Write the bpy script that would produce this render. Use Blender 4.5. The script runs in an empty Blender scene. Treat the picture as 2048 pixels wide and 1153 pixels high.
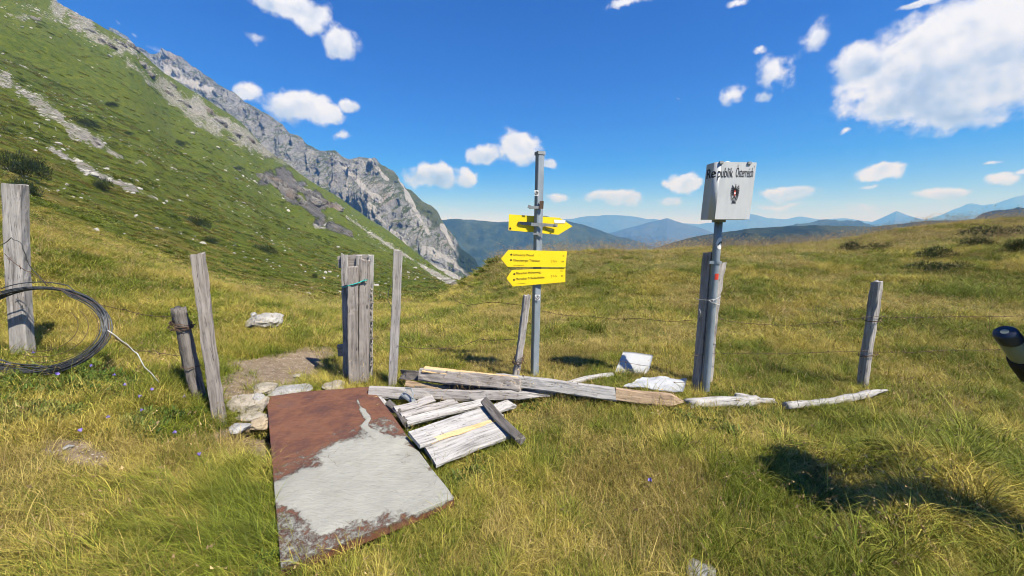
import bpy, bmesh, math, random
import numpy as np
from mathutils import Vector, Matrix, Quaternion

# ------------------------------------------------------------------ camera, sky, sun, exposure
scene = bpy.context.scene
COL = scene.collection
PITCH = math.radians(8.53)
FPX = 760.0                      # focal length in pixels of a 2048-wide frame
CAMH = 1.6
SP, CP = math.sin(PITCH), math.cos(PITCH)
cam_data = bpy.data.cameras.new('camera')
cam = bpy.data.objects.new('camera', cam_data); COL.objects.link(cam)
cam_data.sensor_width = 36.0
cam_data.lens = FPX / 2048.0 * 36.0
cam_data.clip_start = 0.05
cam_data.clip_end = 60000.0
cam.location = (0, 0, CAMH)
cam.rotation_euler = (math.radians(90) - PITCH, 0, 0)
scene.camera = cam

SUN_EL = math.radians(52)
SUN_TRAVEL = Vector((-0.77, 0.64, 0)).normalized()      # horizontal direction the light travels
sun_from = Vector((-SUN_TRAVEL.x * math.cos(SUN_EL), -SUN_TRAVEL.y * math.cos(SUN_EL), math.sin(SUN_EL)))
sd = bpy.data.lights.new('sun', 'SUN'); sd.energy = 5.0; sd.angle = math.radians(0.53); sd.color = (1.0, 0.975, 0.935)
sun = bpy.data.objects.new('sun', sd); COL.objects.link(sun)
sun.rotation_euler = sun_from.to_track_quat('Z', 'Y').to_euler()
sun.location = (8, -6, 12)

scene.render.engine = 'CYCLES'
scene.view_settings.view_transform = 'Standard'
scene.view_settings.look = 'None'
scene.view_settings.exposure = 0.86
scene.view_settings.gamma = 1.0
scene.view_settings.use_curve_mapping = False
cy = scene.cycles
cy.use_denoising = True
cy.denoiser = 'OPENIMAGEDENOISE'
cy.denoising_input_passes = 'RGB_ALBEDO_NORMAL'; cy.denoising_prefilter = 'ACCURATE'
cy.max_bounces = 4; cy.diffuse_bounces = 1; cy.glossy_bounces = 2; cy.transmission_bounces = 4
cy.transparent_max_bounces = 8; cy.volume_bounces = 0
cy.use_adaptive_sampling = True; cy.adaptive_threshold = 0.025; cy.adaptive_min_samples = 20
cy.sample_clamp_indirect = 4.0; cy.pixel_filter_type = 'BLACKMAN_HARRIS'; cy.filter_width = 1.05

# ------------------------------------------------------------------ pixel helpers (2048 x 1153 photograph)
def ray(px, py):
    u = (px - 1024.0) / FPX; v = (py - 576.5) / FPX
    return np.array([u, CP - v * SP, -SP - v * CP])      # world direction, unit forward depth
def PY(px, py, Y):                                       # point on the ray at world y = Y
    d = ray(px, py); s = Y / d[1]
    return Vector((d[0] * s, Y, CAMH + d[2] * s))
def PZ(px, py, z):                                       # point on the ray at world height z
    d = ray(px, py); s = (z - CAMH) / d[2]
    return Vector((d[0] * s, d[1] * s, z))
def PP(px, py, p0, n):                                   # point on the ray in the plane (p0, n)
    d = Vector(ray(px, py)); o = Vector((0, 0, CAMH))
    s = (Vector(p0) - o).dot(n) / d.dot(n)
    return o + d * s
def UT(px, py):                                          # tan(azimuth), tan(elevation over forward distance)
    d = ray(px, py); return d[0] / d[1], d[2] / d[1]
def to_px(x, y, z):
    dz = z - CAMH; fw = y * CP - dz * SP; up = y * SP + dz * CP
    return 1024 + FPX * x / fw, 576.5 - FPX * up / fw

# ------------------------------------------------------------------ numpy noise
def vnoise(x, y, z=None, seed=0):
    x = np.asarray(x, float); y = np.asarray(y, float)
    x0, y0 = np.floor(x), np.floor(y); fx, fy = x - x0, y - y0
    fx = fx * fx * fx * (fx * (fx * 6 - 15) + 10); fy = fy * fy * fy * (fy * (fy * 6 - 15) + 10)
    x0 = x0.astype(np.int64) * 374761393; y0 = y0.astype(np.int64) * 668265263
    if z is not None:
        z = np.asarray(z, float); z0 = np.floor(z); fz = z - z0; fz = fz * fz * fz * (fz * (fz * 6 - 15) + 10); z0 = z0.astype(np.int64) * 2147483647
        zs_ = ((z0, 1 - fz), (z0 + 2147483647, fz))
    else: zs_ = ((np.int64(0), 1.0),)
    r = 0
    for zi, wz in zs_:
        for xi, wx in ((x0, 1 - fx), (x0 + 374761393, fx)):
            xz = xi + zi + seed * 1274126177
            for yi, wy in ((y0, 1 - fy), (y0 + 668265263, fy)):
                n = (xz + yi) & 0xFFFFFFFF
                n = ((n ^ (n >> 13)) * 1274126177) & 0xFFFFFFFF
                n = ((n ^ (n >> 16)) * 2246822519) & 0xFFFFFFFF
                r = r + wx * wy * wz * ((n ^ (n >> 15)) & 0xFFFFFF)
    return r * (2.0 / 0xFFFFFF) - 1
def fbm(x, y, z=None, octaves=4, seed=0, gain=0.5, lac=2.03):
    a, s, r = 1.0, 1.0, 0.0
    x = np.asarray(x, float)
    for o in range(octaves):
        r = r + a * vnoise(x * s, np.asarray(y, float) * s, None if z is None else np.asarray(z, float) * s, seed + o * 17)
        a *= gain; s *= lac
    return r
def ridged(x, y, z=None, octaves=4, seed=0, gain=0.55, lac=2.1):
    a, s, r, tot = 1.0, 1.0, 0.0, 0.0
    x = np.asarray(x, float)
    for o in range(octaves):
        r = r + a * (1 - np.abs(vnoise(x * s, np.asarray(y, float) * s, None if z is None else np.asarray(z, float) * s, seed + o * 31)) * 2.2)
        tot += a; a *= gain; s *= lac
    return r / tot
def sstep(a, b, x):
    t = np.clip((np.asarray(x, float) - a) / (b - a), 0, 1); return t * t * (3 - 2 * t)

# ------------------------------------------------------------------ node helpers
class NT:
    def __init__(s, tree): s.t = tree; s.n = tree.nodes; s.l = tree.links
    def new(s, typ, **kw):
        nd = s.n.new(typ)
        for k, v in kw.items(): setattr(nd, k, v)
        return nd
    def put(s, sock, val):
        if hasattr(val, 'is_output') or isinstance(val, bpy.types.NodeSocket): s.l.new(val, sock)
        elif isinstance(val, (tuple, list)) and len(val) == 3 and sock.type == 'RGBA': sock.default_value = (*val, 1)
        else: sock.default_value = val
    def math(s, op, a, b=0.0, c=None, clamp=False):
        nd = s.new('ShaderNodeMath', operation=op, use_clamp=clamp)
        s.put(nd.inputs[0], a)
        if b is not None: s.put(nd.inputs[1], b)
        if c is not None: s.put(nd.inputs[2], c)
        return nd.outputs[0]
    def vec(s, op, a, b=None, out=0):
        nd = s.new('ShaderNodeVectorMath', operation=op); s.put(nd.inputs[0], a)
        if b is not None: s.put(nd.inputs[1], b)
        return nd.outputs['Value'] if op in ('LENGTH', 'DOT_PRODUCT', 'DISTANCE') else nd.outputs[out]
    def noise(s, vec, scale=5.0, detail=4.0, rough=0.5, dist=0.0, out='Fac'):
        nd = s.new('ShaderNodeTexNoise'); 
        if vec is not None: s.l.new(vec, nd.inputs['Vector'])
        nd.inputs['Scale'].default_value = scale; nd.inputs['Detail'].default_value = detail
        nd.inputs['Roughness'].default_value = rough; nd.inputs['Distortion'].default_value = dist
        return nd.outputs[out]
    def voro(s, vec, scale=5.0, feature='F1', out='Distance', rnd=1.0):
        nd = s.new('ShaderNodeTexVoronoi', feature=feature)
        if vec is not None: s.l.new(vec, nd.inputs['Vector'])
        nd.inputs['Scale'].default_value = scale; nd.inputs['Randomness'].default_value = rnd
        return nd.outputs[out]
    def ramp(s, fac, stops, interp='LINEAR'):
        nd = s.new('ShaderNodeValToRGB'); s.put(nd.inputs[0], fac); cr = nd.color_ramp; cr.interpolation = interp
        while len(cr.elements) < len(stops): cr.elements.new(0.5)
        for e, (p, c) in zip(cr.elements, stops):
            e.position = p; e.color = (c, c, c, 1) if isinstance(c, (int, float)) else (*c, 1)
        return nd.outputs[0]
    def mix(s, fac, a, b, blend='MIX'):
        nd = s.new('ShaderNodeMix', data_type='RGBA', blend_type=blend)
        s.put(nd.inputs[0], fac); s.put(nd.inputs[6], a); s.put(nd.inputs[7], b); return nd.outputs[2]
    def maprange(s, v, a, b, c=0.0, d=1.0, smooth=False):
        nd = s.new('ShaderNodeMapRange', interpolation_type='SMOOTHSTEP' if smooth else 'LINEAR')
        for i, q in enumerate((v, a, b, c, d)): s.put(nd.inputs[i], q)
        return nd.outputs[0]
    def mapping(s, vec, loc=(0, 0, 0), rot=(0, 0, 0), scale=(1, 1, 1)):
        nd = s.new('ShaderNodeMapping'); s.l.new(vec, nd.inputs[0])
        nd.inputs[1].default_value = loc; nd.inputs[2].default_value = rot; nd.inputs[3].default_value = scale
        return nd.outputs[0]
    def bump(s, h, strength=0.3, dist=0.01, normal=None):
        nd = s.new('ShaderNodeBump'); s.put(nd.inputs['Height'], h); nd.inputs['Strength'].default_value = strength
        nd.inputs['Distance'].default_value = dist
        if normal is not None: s.l.new(normal, nd.inputs['Normal'])
        return nd.outputs[0]
    def attr(s, name, out='Fac'):
        nd = s.new('ShaderNodeAttribute', attribute_name=name); return nd.outputs[out]
def new_mat(name):
    m = bpy.data.materials.new(name); m.use_nodes = True
    nt = NT(m.node_tree); nt.n.clear()
    out = nt.new('ShaderNodeOutputMaterial')
    return m, nt, out
def principled(nt, out, color, rough=0.8, normal=None, metal=0.0, spec=0.3):
    b = nt.new('ShaderNodeBsdfPrincipled')
    nt.put(b.inputs['Base Color'], color); nt.put(b.inputs['Roughness'], rough); nt.put(b.inputs['Metallic'], metal)
    nt.put(b.inputs['Specular IOR Level'], spec)
    if normal is not None: nt.l.new(normal, b.inputs['Normal'])
    nt.l.new(b.outputs[0], out.inputs[0]); return b

# ------------------------------------------------------------------ world: Nishita sky with cumulus clouds by direction
world = bpy.data.worlds.new('World'); scene.world = world; world.use_nodes = True
W = NT(world.node_tree); W.n.clear()
wout = W.new('ShaderNodeOutputWorld')
sky = W.new('ShaderNodeTexSky', sky_type='NISHITA'); sky.sun_disc = False
sky.sun_elevation = SUN_EL
sky.sun_rotation = math.atan2(sun_from.x, sun_from.y)
sky.altitude = 2200.0; sky.air_density = 1.0; sky.dust_density = 0.1; sky.ozone_density = 3.0
hs = W.new('ShaderNodeHueSaturation'); W.l.new(sky.outputs[0], hs.inputs['Color'])
hs.inputs['Saturation'].default_value = 1.6; hs.inputs['Value'].default_value = 1.0; hs.inputs['Hue'].default_value = 0.512
tint = W.mix(1.0, hs.outputs[0], (0.82, 0.68, 1.0), 'MULTIPLY')
bg_sky = W.new('ShaderNodeBackground'); W.l.new(tint, bg_sky.inputs[0]); bg_sky.inputs[1].default_value = 0.094

tc = W.new('ShaderNodeTexCoord'); gen = tc.outputs['Generated']
sx = W.new('ShaderNodeSeparateXYZ'); W.l.new(gen, sx.inputs[0])
az = W.math('ARCTAN2', sx.outputs[0], sx.outputs[1])
el = W.math('ARCSINE', sx.outputs[2])
cb = W.new('ShaderNodeCombineXYZ'); W.l.new(az, cb.inputs[0]); W.l.new(el, cb.inputs[1])
# ragged edges: warp the coordinates before the cloud bodies are looked up
CN = W.vec('SCALE', cb.outputs[0]); 
w1 = W.noise(gen, 9.0, 5.0, 0.6, out='Color')
w1 = W.vec('SUBTRACT', w1, (0.5, 0.5, 0.5))
wsc = W.new('ShaderNodeVectorMath', operation='SCALE'); W.l.new(w1, wsc.inputs[0]); wsc.inputs[3].default_value = 0.06
pw = W.vec('ADD', cb.outputs[0], wsc.outputs[0])
CLOUDS = [  # px, py, half width, half height, strength
 (1905,118,190,88,1.45),(1990,60,140,70,1.4),(1830,150,110,50,1.25),(1715,112,66,40,1.0),(1770,172,80,38,.9),(1960,170,140,40,1.0),(1720,185,44,20,.8),
 (585,14,92,32,1.0),(612,40,50,26,.9),(678,70,42,38,1.0),(502,177,34,20,.9),(600,208,82,34,1.0),(640,222,60,26,1.0),(698,210,26,20,1.0),
 (972,305,38,24,1.0),(1040,292,48,38,1.1),(1106,326,20,9,.7),(865,350,66,24,1.0),(934,355,28,20,1.0),(1230,388,66,18,.95),(1122,395,34,11,.75),
 (1366,366,40,20,1.0),(1340,404,34,11,.7),(1580,380,76,19,.95),(1555,408,70,10,.7),(1770,344,64,20,.95),(1750,372,34,8,.6),(1884,384,62,17,.85),
 (1990,366,46,17,.85),(1468,182,30,22,.8),(1552,140,42,44,.75),(1535,188,22,12,.7),(1628,62,34,38,.62),(1520,100,18,12,.6),(1685,259,20,9,.8),
 (1890,247,20,9,.7),(1838,8,70,14,.85),(1265,4,62,10,.7),(1480,3,32,9,.7),(686,272,24,11,.75),(1972,325,20,7,.6),(1355,200,12,9,.5),
 (2036,350,22,9,.7),(1730,414,90,12,.55),(310,92,48,12,.42),(232,46,14,10,.45),(262,66,18,10,.45),(510,82,36,18,.5),(880,415,60,7,.45),(1440,420,120,8,.45)]
sep_w = W.new('ShaderNodeSeparateXYZ'); W.l.new(pw, sep_w.inputs[0])
field = None; vnum = None; vden = None
for (cx, cyy, hw, hh, st) in CLOUDS:
    d = Vector(ray(cx, cyy)).normalized(); a0 = math.atan2(d.x, d.y); e0 = math.asin(d.z)
    dl = Vector(ray(cx - hw, cyy)).normalized(); dr = Vector(ray(cx + hw, cyy)).normalized()
    du = Vector(ray(cx, cyy - hh)).normalized(); dd = Vector(ray(cx, cyy + hh)).normalized()
    sa = (math.atan2(dr.x, dr.y) - math.atan2(dl.x, dl.y)) / 2 * 1.02; se = (math.asin(du.z) - math.asin(dd.z)) / 2 * 1.08
    q = W.vec('SUBTRACT', pw, (a0, e0 - se * 0.15, 0)); q = W.vec('MULTIPLY', q, (1 / sa, 1 / se, 0))
    ln = W.vec('LENGTH', q)
    v = W.math('SUBTRACT', st, ln) if st > .8 else W.math('SUBTRACT', W.math('MULTIPLY', W.math('SUBTRACT', 1.0, ln), st * .8), max(0.0, .78 - st) * .55)
    field = v if field is None else W.math('SMOOTH_MAX', field, v, 0.12)
    if hw > 24 and st > .7:                                      # where in its cloud a point sits: top bright, base grey
        qs = W.new('ShaderNodeSeparateXYZ'); W.l.new(q, qs.inputs[0]); wt = W.math('POWER', W.math('MAXIMUM', W.math('SUBTRACT', 1.25, ln), 0.0), 2.0)
        vy = W.math('MULTIPLY', qs.outputs[1], wt); vnum = vy if vnum is None else W.math('ADD', vnum, vy); vden = wt if vden is None else W.math('ADD', vden, wt)
# the same kind of scattered cumulus over the part of the sky behind the camera
away = W.maprange(W.math('ABSOLUTE', az), 1.05, 1.35)
hi = W.math('MAXIMUM', away, W.maprange(el, 0.80, 1.0))
gn = W.noise(W.mapping(gen, scale=(1, 1, 1.8)), 3.2, 2.0, 0.5)
gcl = W.maprange(gn, 0.56, 0.72, -0.6, 0.9)
gcl = W.math('ADD', W.math('MULTIPLY', gcl, hi), W.math('MULTIPLY', W.math('SUBTRACT', 1.0, hi), -1.0))
field = W.math('MAXIMUM', field, gcl)
nz = W.noise(gen, 24.0, 8.0, 0.6)
dens_f = W.math('ADD', field, W.math('MULTIPLY', W.math('SUBTRACT', nz, 0.5), 1.25))
dens = W.maprange(dens_f, -0.02, 0.42, 0.0, 1.0, True)
# light and shade inside the clouds: sample the same bodies a little towards the sun
off = W.vec('ADD', gen, (sun_from.x * 0.02, sun_from.y * 0.02, sun_from.z * 0.035))
nzs = W.noise(gen, 13.0, 4.0, 0.55); nz2 = W.noise(off, 13.0, 4.0, 0.55)
lit = W.math('SUBTRACT', nzs, nz2)
lit = W.math('MULTIPLY_ADD', lit, 2.2, 0.68)
lit = W.math('ADD', lit, W.math('MULTIPLY', W.math('DIVIDE', vnum, W.math('ADD', vden, 0.05)), 0.6))
thick = W.maprange(dens_f, 0.35, 1.25, 0.12, -0.16)
lit = W.math('ADD', lit, thick, clamp=True)
ccol = W.ramp(lit, [(0.0, (0.34, 0.43, 0.62)), (0.4, (0.54, 0.64, 0.84)), (0.75, (0.80, 0.85, 0.97)), (1.0, (0.94, 0.97, 1.05))])
low = W.maprange(el, 0.0, 0.22, 0.2, 0.0)
ccol = W.mix(low, ccol, (0.52, 0.70, 1.0))
bg_c = W.new('ShaderNodeBackground'); W.l.new(ccol, bg_c.inputs[0]); bg_c.inputs[1].default_value = 0.56
mx = W.new('ShaderNodeMixShader')
W.l.new(W.math('MULTIPLY', dens, 0.96), mx.inputs[0]); W.l.new(bg_sky.outputs[0], mx.inputs[1]); W.l.new(bg_c.outputs[0], mx.inputs[2])
W.l.new(mx.outputs[0], wout.inputs[0])
world.cycles.sampling_method = 'NONE'
# ------------------------------------------------------------------ object helpers
def mesh_np(name, verts, faces, mats=None, smooth=True):
    me = bpy.data.meshes.new(name)
    verts = np.asarray(verts, dtype=np.float32)
    if isinstance(faces, np.ndarray):
        nf, k = faces.shape
        me.vertices.add(len(verts)); me.vertices.foreach_set('co', verts.ravel())
        me.loops.add(nf * k); me.loops.foreach_set('vertex_index', faces.astype(np.int32).ravel())
        me.polygons.add(nf); me.polygons.foreach_set('loop_start', np.arange(0, nf * k, k, dtype=np.int32))
        me.update(calc_edges=True)
    else:
        me.from_pydata([tuple(v) for v in verts.tolist()], [], faces); me.update()
    me.polygons.foreach_set('use_smooth', np.full(len(me.polygons), smooth, dtype=bool))
    for m in (mats or []): me.materials.append(m)
    return me
def fattr(me, name, vals):
    a = me.attributes.new(name, 'FLOAT', 'POINT'); a.data.foreach_set('value', np.asarray(vals, dtype=np.float32).ravel())
def link(name, me, parent=None, loc=None):
    o = bpy.data.objects.new(name, me); COL.objects.link(o)
    if parent is not None:
        o.parent = parent
        if loc is not None: o.location = loc
    elif loc is not None: o.location = loc
    return o
def tag(o, label=None, cat=None, group=None, kind=None):
    if label: o['label'] = label
    if cat: o['category'] = cat
    if group: o['group'] = group
    if kind: o['kind'] = kind
    return o
def thing(name, label, cat, loc=(0, 0, 0), group=None):
    o = bpy.data.objects.new(name, None); COL.objects.link(o); o.location = loc
    o.empty_display_size = 0.1
    return tag(o, label, cat, group)
def grid_faces(nr, nc, wrap=False):
    r = np.arange(nr - 1)[:, None]; c = np.arange(nc if wrap else nc - 1)[None, :]
    c2 = (c + 1) % nc
    return np.stack([r * nc + c, r * nc + c2, (r + 1) * nc + c2, (r + 1) * nc + c], -1).reshape(-1, 4)

# ------------------------------------------------------------------ terrain height
_ctl = [(-7,-5,.5),(0,-5,0),(7,-5,.1),(-3.2,0,.32),(0,0,0),(3,0,-.02),(-2.2,1.4,.2),(-1.0,1.5,.02),(0,1.5,0),(2.2,1.5,-.03),
        (-2.5,2.1,.28),(-1.5,2.1,.03),(-.1,2.5,0),(1.5,2.5,0),(3,2.5,0),(-4.3,3.2,.44),(-6,2,.75),(-2.9,3.2,.24),(-2.25,2.9,.06),
        (-2.3,4.3,-.03),(-1.5,4,-.02),(.2,4.2,0),(2,3.7,0),(3.7,3.8,0),(6,4,.1),(-2.6,6,-.12),(-1,6,-.1),(1,7,.02),(4,7,.08),(8,7,.45),
        (-5.5,5,.55),(-8,7,1.0),(-3.5,3.7,.27),(-3.4,4.6,.2)]
_base = [(-420,330,11),(-200,370,11),(0,425,11),(60,445,11.5),(200,490,12),(400,560,13),(520,585,14),(640,603,15),(760,610,15),(880,598,13.5),
         (940,562,14),(970,538,15),(1000,516,16),(1100,511,19),(1300,507,21),(1450,502,21),(1600,489,21),(1750,468,20),(1900,452,19),(2048,443,18),(2300,425,18),(2500,415,18)]
_crest = [(-420,-345,320),(-300,-265,320),(0,-75,330),(110,0,330),(250,76,350),(270,92,350),(330,150,370),(400,192,390),(480,243,420),(530,295,430),
          (600,350,440),(700,412,440),(800,480,420),(880,541,400),(930,574,380),(990,610,360),(1100,650,360),(1300,700,360),(2048,720,360),(2500,720,360)]
_b = np.array([(*UT(a, b), Y) for a, b, Y in _base]); _c = np.array([(*UT(a, b), Y) for a, b, Y in _crest])
ctl = np.array(_ctl + [tuple(PY(a, b, Y)) for a, b, Y in _base] +
               [tuple(Vector(PY(a, b, Y)) * Vector((.62, .62, 1)).x + Vector((0, 0, 0))) for a, b, Y in []])
def _tps(A, B):
    d = np.linalg.norm(A[:, None, :2] - B[None, :, :2], axis=-1) + 1e-9
    return d * d * np.log(d)
_n = len(ctl)
_K = _tps(ctl, ctl) + np.eye(_n) * 0.02
_Pm = np.c_[np.ones(_n), ctl[:, :2]]
_A = np.block([[_K, _Pm], [_Pm.T, np.zeros((3, 3))]])
_sol = np.linalg.solve(_A, np.r_[ctl[:, 2], np.zeros(3)])
def tps(x, y):
    sh = np.shape(x); x = np.ravel(x); y = np.ravel(y); out = np.empty(len(x))
    for i in range(0, len(x), 60000):
        q = np.c_[x[i:i + 60000], y[i:i + 60000]]
        out[i:i + 60000] = _tps(q, ctl) @ _sol[:_n] + _sol[_n] + q @ _sol[_n + 1:]
    return out.reshape(sh)
UMAX = 1.72
_ug = np.linspace(-UMAX - .05, UMAX + .05, 800); _yg = np.interp(_ug, _b[:, 0], _b[:, 2]); _t0g = (tps(_ug * _yg, _yg) - CAMH) / _yg
def poly_in(poly, x, y):
    x = np.asarray(x, float); y = np.asarray(y, float); ins = np.zeros(x.shape, bool); n = len(poly)
    for i in range(n):
        x1, y1 = poly[i][0], poly[i][1]; x2, y2 = poly[(i + 1) % n][0], poly[(i + 1) % n][1]
        c = ((y1 > y) != (y2 > y)) & (x < (x2 - x1) * (y - y1) / (y2 - y1 + 1e-12) + x1); ins ^= c
    return ins
PLATE_Z = 0.10
PLATE = [PZ(562, 1136, PLATE_Z - .02), PZ(908, 998, PLATE_Z - .02), PZ(742, 774, PLATE_Z + .01), PZ(533, 793, PLATE_Z + .01)]   # near left, near right, far right, far left
def H(x, y, detail=True):
    x = np.asarray(x, float); y = np.asarray(y, float)
    azm = np.arctan2(x, y); r = np.hypot(x, y)
    lim = math.atan(UMAX)
    ac = np.clip(azm, -lim, lim); U = np.tan(ac); Y = r * np.cos(ac)
    Yb = np.interp(U, _b[:, 0], _b[:, 2]); t1 = np.interp(U, _c[:, 0], _c[:, 1]); Y1 = np.interp(U, _c[:, 0], _c[:, 2])
    t0b = np.interp(U, _ug, _t0g)
    zt = tps(np.where(Y < Yb, x, U * Yb), np.where(Y < Yb, y, Yb))
    s = np.log(np.maximum(Y, 1e-3) / Yb) / np.log(Y1 / Yb)
    sp = np.clip(s, 0, 1)
    rise = np.clip((t1 - t0b) * 3, -1, 1)
    gam = 1.75 - 0.35 * (rise < 0)
    t = t0b + (t1 - t0b) * sp ** gam
    over = np.clip(s - 1, 0, None)
    t = t - over * (0.35 + 0.5 * np.abs(t1))
    zh = CAMH + t * Y
    z = np.where(Y < Yb, zt, zh)
    rear = sstep(math.radians(72), math.radians(115), np.abs(azm))
    z = z * (1 - rear) + rear * np.clip(tps(np.clip(x, -7, 7), np.clip(y, -6, 6)), -.2, 1.0)
    if detail:
        near = fbm(x * .9, y * .9, octaves=3, seed=3) * .035 + fbm(x * 3.1, y * 3.1, octaves=2, seed=5) * .012
        fl = sstep(5, 14, r)
        big = fbm(x * .22, y * .22, octaves=4, seed=9) * .16 * fl
        hl = sstep(18, 90, r)
        hill = (fbm(x * .045, y * .03, octaves=5, seed=21) * 1.5 + ridged(x * .02 + y * .013, y * .008, octaves=3, seed=33) * 1.6) * hl * np.clip(r / 160, .3, 2.2)
        z = z - .19 * np.exp(-(((x - 2.25) * .8 + (y - 2.3) * .6) / .55) ** 2 - (((y - 2.3) * .8 - (x - 2.25) * .6) / .2) ** 2)
        z = z + near * (1 - hl) + big * (1 - hl * .5) + hill * (1 - .8 * sstep(.93, 1.02, s) * (U < 0))
    return z
def Hs(x, y): return float(H(np.array([x]), np.array([y]))[0])
_og = {}
def on_ground(px, py, dz=0.0):
    if (px, py, dz) not in _og:
        z = 0.0
        for _ in range(9):
            p = PZ(px, py, z + dz); z = .45 * z + .55 * float(H(np.array([p.x]), np.array([p.y]), False)[0])
        _og[(px, py, dz)] = PZ(px, py, z + dz)
    return _og[(px, py, dz)].copy()
def ray_hit(px, py, y0=12.0, y1=420.0):                    # first meeting of a ray with the terrain, for things on the hillside
    Ys = np.exp(np.linspace(math.log(y0), math.log(y1), 500)); d = ray(px, py)
    xs = d[0] / d[1] * Ys; zs = CAMH + d[2] / d[1] * Ys; h = H(xs, Ys)
    k = np.argmax(zs < h)
    return Vector((xs[k], Ys[k], h[k]))

PATH = [on_ground(*q) for q in [(440, 812), (428, 765), (450, 728), (530, 706), (600, 698), (652, 698), (660, 725), (650, 752), (600, 772), (556, 790), (535, 812)]]
SOIL = [on_ground(*q) for q in [(452, 845), (540, 830), (548, 930), (520, 945), (468, 905)]]
SPOT = [on_ground(*q) for q in [(60, 900), (120, 880), (190, 882), (232, 902), (200, 930), (110, 938)]]
SPOT2 = [on_ground(*q) for q in [(200, 1085), (245, 1070), (262, 1100), (205, 1118)]]
SPOT3 = [on_ground(*q) for q in [(1905, 855), (1960, 850), (2010, 880), (1990, 905), (1930, 890)]]
def seg_dist(px, py, pts):
    d = np.full(np.shape(px), 1e9)
    for (ax, ay), (bx, by) in zip(pts[:-1], pts[1:]):
        vx, vy = bx - ax, by - ay; t = np.clip(((px - ax) * vx + (py - ay) * vy) / (vx * vx + vy * vy), 0, 1)
        d = np.minimum(d, np.hypot(px - ax - t * vx, py - ay - t * vy))
    return d
def poly_soft(poly, x, y, w):
    P = [(p[0], p[1]) for p in poly]; ins = poly_in(P, x, y); d = seg_dist(x, y, P + P[:1])
    return sstep(-w, w, np.where(ins, d, -d))
def dirt_mask(x, y):
    n = fbm(x * 4, y * 4, octaves=3, seed=41) * .1
    xx, yy = x + n, y + n * .7
    return np.maximum.reduce([poly_soft(PATH, xx, yy, .16), poly_soft(SOIL, xx, yy, .08), poly_soft(SPOT, xx, yy, .10), poly_soft(SPOT2, xx, yy, .06), poly_soft(SPOT3, xx, yy, .08) * .8,
                              poly_soft(PLATE, xx, yy, .05)])
SCREE = [([(-60,105),(0,150),(60,195),(110,235),(150,262),(190,287)], 12, .8), ([(190,287),(235,312),(290,332)], 6, .8), ([(172,270),(200,292)], 7, 1.0),
         ([(100,298),(150,325),(210,358),(268,378),(325,405)], 7, .9), ([(110,0),(160,38),(205,78),(262,96),(300,140),(345,190),(400,222),(450,258),(500,283),(540,312)], 17, .78),
         ([(230,92),(300,165),(360,215),(420,262),(480,290)], 9, .7), ([(60,15),(110,40),(150,58),(240,110)], 6, .5),
         ([(540,352),(575,365),(620,390),(660,418)], 26, 1.0), ([(560,372),(610,415),(640,432)], 18, 1.0), ([(660,450),(700,470)], 8, .9),
         ([(540,312),(620,352),(700,405),(760,445)], 7, .6), ([(690,432),(780,492),(870,548),(960,595)], 4, .9), ([(740,470),(800,500)], 5, .5), ([(20,30),(50,40)], 8, .7), ([(380,215),(420,225),(455,248)], 12, .9), ([(455,240),(480,262)], 9, .8)]
def hill_rock(px, py):
    n = fbm(px * .035, py * .035, octaves=4, seed=77) * .75
    m = np.zeros(np.shape(px))
    for pts, w, s in SCREE:
        d = seg_dist(px, py, pts) / w
        m = np.maximum(m, s * sstep(1.25, .35, d + n))
    return m
AZF = np.arctan(np.linspace(-UMAX, UMAX, 900))
AZR = np.linspace(AZF[-1], 2 * math.pi + AZF[0], 62)[1:-1]
AZ = np.r_[AZF, AZR]
def polar_sheet(name, rs, mat, attrs, center=False, mod=None):
    A, R = np.meshgrid(AZ, rs); X = R * np.sin(A); Y = R * np.cos(A); Z = H(X, Y)
    if mod: X, Y, Z = mod(X, Y, Z)
    verts = np.stack([X, Y, Z], -1).reshape(-1, 3); f = grid_faces(len(rs), len(AZ), True)
    f = f[:, ::-1]
    me = mesh_np(name, verts, f, [mat])
    for k, fn in attrs.items(): fattr(me, k, fn(X, Y, Z))
    return link(name, me)
R_SPLIT = 26.0
rs_near = np.exp(np.linspace(math.log(.12), math.log(R_SPLIT), 190))
rs_far = np.exp(np.linspace(math.log(R_SPLIT), math.log(1400), 250))

# ground material
def grass_palette(nt, pos):
    a = nt.noise(pos, .55, 4, .6); b = nt.noise(pos, 2.3, 3, .6); c = nt.noise(pos, .13, 3, .5)
    return a, b, c
m_ground, nt, out = new_mat('meadow_ground')
g = nt.new('ShaderNodeNewGeometry'); pos = g.outputs['Position']
n1 = nt.noise(pos, 1.1, 5, .6); n2 = nt.noise(pos, 14, 5, .7); n3 = nt.noise(pos, 60, 4, .7)
turf = nt.ramp(n2, [(.25, (.045, .055, .014)), (.5, (.11, .105, .030)), (.75, (.21, .17, .065))])
turf = nt.mix(nt.maprange(n1, .4, .65), turf, (.10, .115, .024))
soil = nt.ramp(n2, [(.25, (.11, .082, .056)), (.55, (.21, .162, .112)), (.8, (.32, .265, .195))])
peb = nt.voro(pos, 38); soil = nt.mix(nt.maprange(peb, .28, .12), soil, (.42, .39, .35))
dm = nt.attr('dirt'); dmn = nt.math('ADD', dm, nt.math('MULTIPLY', nt.math('SUBTRACT', n2, .5), .9))
col = nt.mix(nt.maprange(dmn, .35, .6), turf, soil)
principled(nt, out, col, .95, nt.bump(nt.math('ADD', n2, nt.math('MULTIPLY', n3, .5)), .8, .03), spec=.1)

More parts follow.
